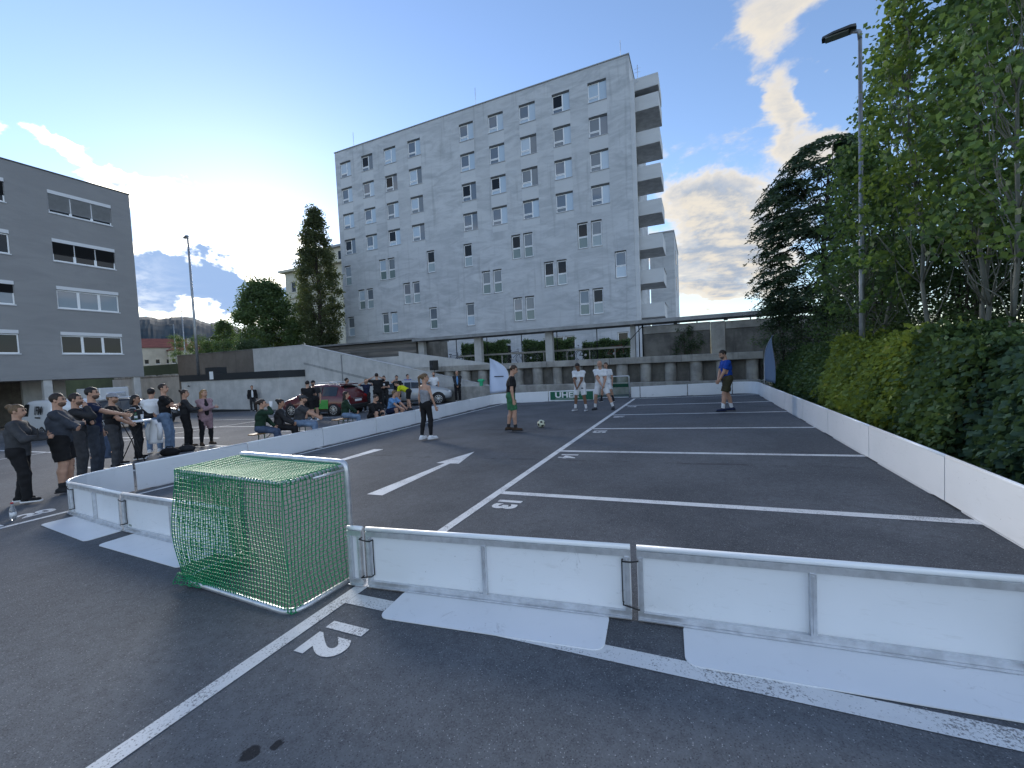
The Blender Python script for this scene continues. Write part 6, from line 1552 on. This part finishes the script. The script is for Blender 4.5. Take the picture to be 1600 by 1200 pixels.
def bag(label, x, y, s, mat, rz=0):
    o = empty('bag', (x, y, gz(x, y)), rz); tag(o, label, 'bag', 'bags on the ground'); bm = bmesh.new(); bmesh.ops.create_icosphere(bm, subdivisions=3, radius=1)
    for v in bm.verts: v.co = (v.co.x*s[0]*(1+.06*math.sin(9*v.co.z)), v.co.y*s[1]*(1+.08*math.sin(7*v.co.x)), max(0, (v.co.z*.9+.62))*s[2])
    MB().bm(bm, True).build('body', mat, o); MB().tube([(-s[0]*.4, 0, s[2]*1.3), (-s[0]*.3, 0, s[2]*1.75), (s[0]*.3, 0, s[2]*1.75), (s[0]*.4, 0, s[2]*1.3)], .012, 6).build('handle', mat, o)
bag('black bag on the ground beside the tall young man', -10.75, 4.15, (.26, .16, .14), CL['black'], .4); bag('dark bag at the feet of the dark-clothed woman', -10.95, 4.65, (.22, .15, .12), CL['dark'], .8)
bag('black bag on the ground beside the long-haired woman', -7.6, 8.75, (.28, .17, .15), CL['black'], 1.3)
# loudspeaker on its stand
def loudspeaker():
    x, y = -12.0, 18.75; g = gz(x, y); o = empty('speaker_stand', (x, y, g)); tag(o, 'black tripod stand carrying the loudspeaker', 'stand')
    MB().tube([(0, 0, .25), (0, 0, 1.95)], .018, 8).build('pole', BLACK, o)
    for a in range(3): t = a*2.094; MB().tube([(0, 0, .75), (.5*math.cos(t), .5*math.sin(t), .01)], .012, 6).build('leg', BLACK, o)
    s = empty('loudspeaker', (x, y, g+1.952), -.35); tag(s, 'black loudspeaker on a tall stand in front of the ramp', 'speaker')
    MB().cbox(-.23, .23, -.18, .18, 0, .60, .03).build('cabinet', BLACK, s); MB().lathe([(.16, 0), (.15, .01)], n=18).xform(Matrix.Translation((0, -.181, .2)) @ Matrix.Rotation(math.pi/2, 4, 'X')).build('woofer', pmat('speaker_cone', (.03, .03, .032), .7), s)
    MB().cbox(-.12, .12, -.19, -.181, .40, .52, .003).build('horn', MATS['speaker_cone'], s)
loudspeaker()
# feather flags
def feather_flag(label, x, y, rz, h, wd, mat, stripe=None):
    o = empty('feather_flag', (x, y, gz(x, y)), rz); tag(o, label, 'flag', 'feather flags')
    n = 14; edge = []
    for i in range(n+1):
        t = i/n; z = .55+(h-.55)*t; edge.append((-wd*max(0, (t-.42)/.58)**2.3, 0, z-.10*max(0, t-.7)))
    MB().tube([(0, 0, 0), (0, 0, .5)]+edge, .013, 6).build('pole', ALU, o)
    MB().cbox(-.2, .2, -.2, .2, 0, .03, .01).build('base_plate', BLACK, o)
    m = MB(); vs = []; fs = []; k = 8
    for i, (ex, _, ez) in enumerate(edge):
        lx = -wd-.0-.06*(1-i/n)
        for j in range(k+1):
            u = j/k; xx = ex+(min(lx, ex-.001)-ex)*u*.98; wv = .05*math.sin(3.2*u+ez*2.4)*u+.035*math.sin(9*u-ez*3)*u; vs.append((xx, wv, ez-.10*u*(1-i/n)))
    w_ = k+1
    for i in range(n):
        for j in range(k): fs.append((i*w_+j, i*w_+j+1, (i+1)*w_+j+1, (i+1)*w_+j))
    ob = m.add(vs, fs, True).build('cloth', mat, o); md = ob.modifiers.new('thick', 'SOLIDIFY'); md.thickness = .002
    if stripe: MB().box(-wd*.75, -wd*.25, -.062, -.060, h*.56, h*.58).build('print_line', stripe, o)
feather_flag('white feather flag at the far left corner of the pitch', -6.45, 17.4, .15, 2.35, 1.02, pmat('flag_white', (.55, .63, .80), .7), CL['navy'])
feather_flag('blue feather flag seen edge-on at the far right corner', 4.95, 16.5, 1.88, 2.3, .72, pmat('flag_blue', (.16, .22, .32), .7))
def green_cloth():
    o = empty('green_cloth', (-9.2, 19.45, .95)); tag(o, 'bright green cloth hung over the ramp wall', 'cloth')
    m = MB().lathe([(.05, -.42), (.10, -.30), (.12, -.12), (.20, -.06), (.24, .02), (.10, .06)], n=12); rg = random.Random(3); m.v = [(a+rg.uniform(-.03, .03), b*.45, c+rg.uniform(-.03, .03)) for a, b, c in m.v]
    m.build('fabric', pmat('neon_green', (.05, .50, .24), .7), o)
green_cloth()
# bicycles under the canopy
def bicycle(proto_label, x, y, rz, col):
    o = empty('bicycle', (x, y, 1.85), rz); tag(o, proto_label, 'bicycle', 'bicycles under the canopy'); fr = pmat('bike_'+col[0], col[1], .4, .3)
    for wx in (-.52, .52):
        pts = [(wx+.33*math.cos(a), 0, .34+.33*math.sin(a)) for a in [2*math.pi*i/24 for i in range(25)]]; wl = MB().tube(pts, .016, 6, caps=False).build('wheel', TYRE, o)
        m = MB()
        for i in range(12): a = math.pi*i/6; m.tube([(wx, 0, .34), (wx+.32*math.cos(a), 0, .34+.32*math.sin(a))], .003, 3)
        m.build('spokes', ALU, wl)
    m = MB()
    for a, b in (((-.52, .34), (-.10, .34)), ((-.52, .34), (-.18, .80)), ((-.10, .34), (-.20, .88)), ((-.10, .34), (.38, .78)), ((-.18, .80), (.36, .86)), ((.52, .34), (.36, .95))): m.tube([(a[0], 0, a[1]), (b[0], 0, b[1])], .017, 6)
    m.build('frame', fr, o); MB().cbox(-.32, -.08, -.07, .07, .90, .95, .02).build('saddle', BLACK, o)
    MB().tube([(.30, -.28, 1.02), (.38, -.1, 1.03), (.37, 0, .97), (.38, .1, 1.03), (.30, .28, 1.02)], .013, 6).build('handlebar', BLACK, o)
    MB().lathe([(.09, -.01), (.09, .01)], n=14).xform(Matrix.Translation((-.10, -.05, .34)) @ Matrix.Rotation(math.pi/2, 4, 'X')).build('chainring', ALU, o)
bk = [(-14.4, .3, ('black', (.015, .015, .018)), 'black bicycle left of the first wide column'), (-13.2, -.2, ('grey', (.12, .12, .13)), 'grey bicycle just left of the second column'), (-9.4, .5, ('dark', (.03, .03, .05)), 'dark bicycle between second and third column, left of pair'), (-8.0, 1.0, ('black', (.015, .015, .018)), 'black bicycle between second and third column, right of pair'), (-5.0, .2, ('silver', (.35, .36, .38)), 'silver bicycle right of the third column'), (-4.1, .7, ('black', (.015, .015, .018)), 'black bicycle beside the silver bicycle'), (-2.2, .3, ('red', (.2, .03, .03)), 'dark red bicycle near the last column')]
for x, r, c, lab in bk: bicycle(lab, x, 24.8, r, c)
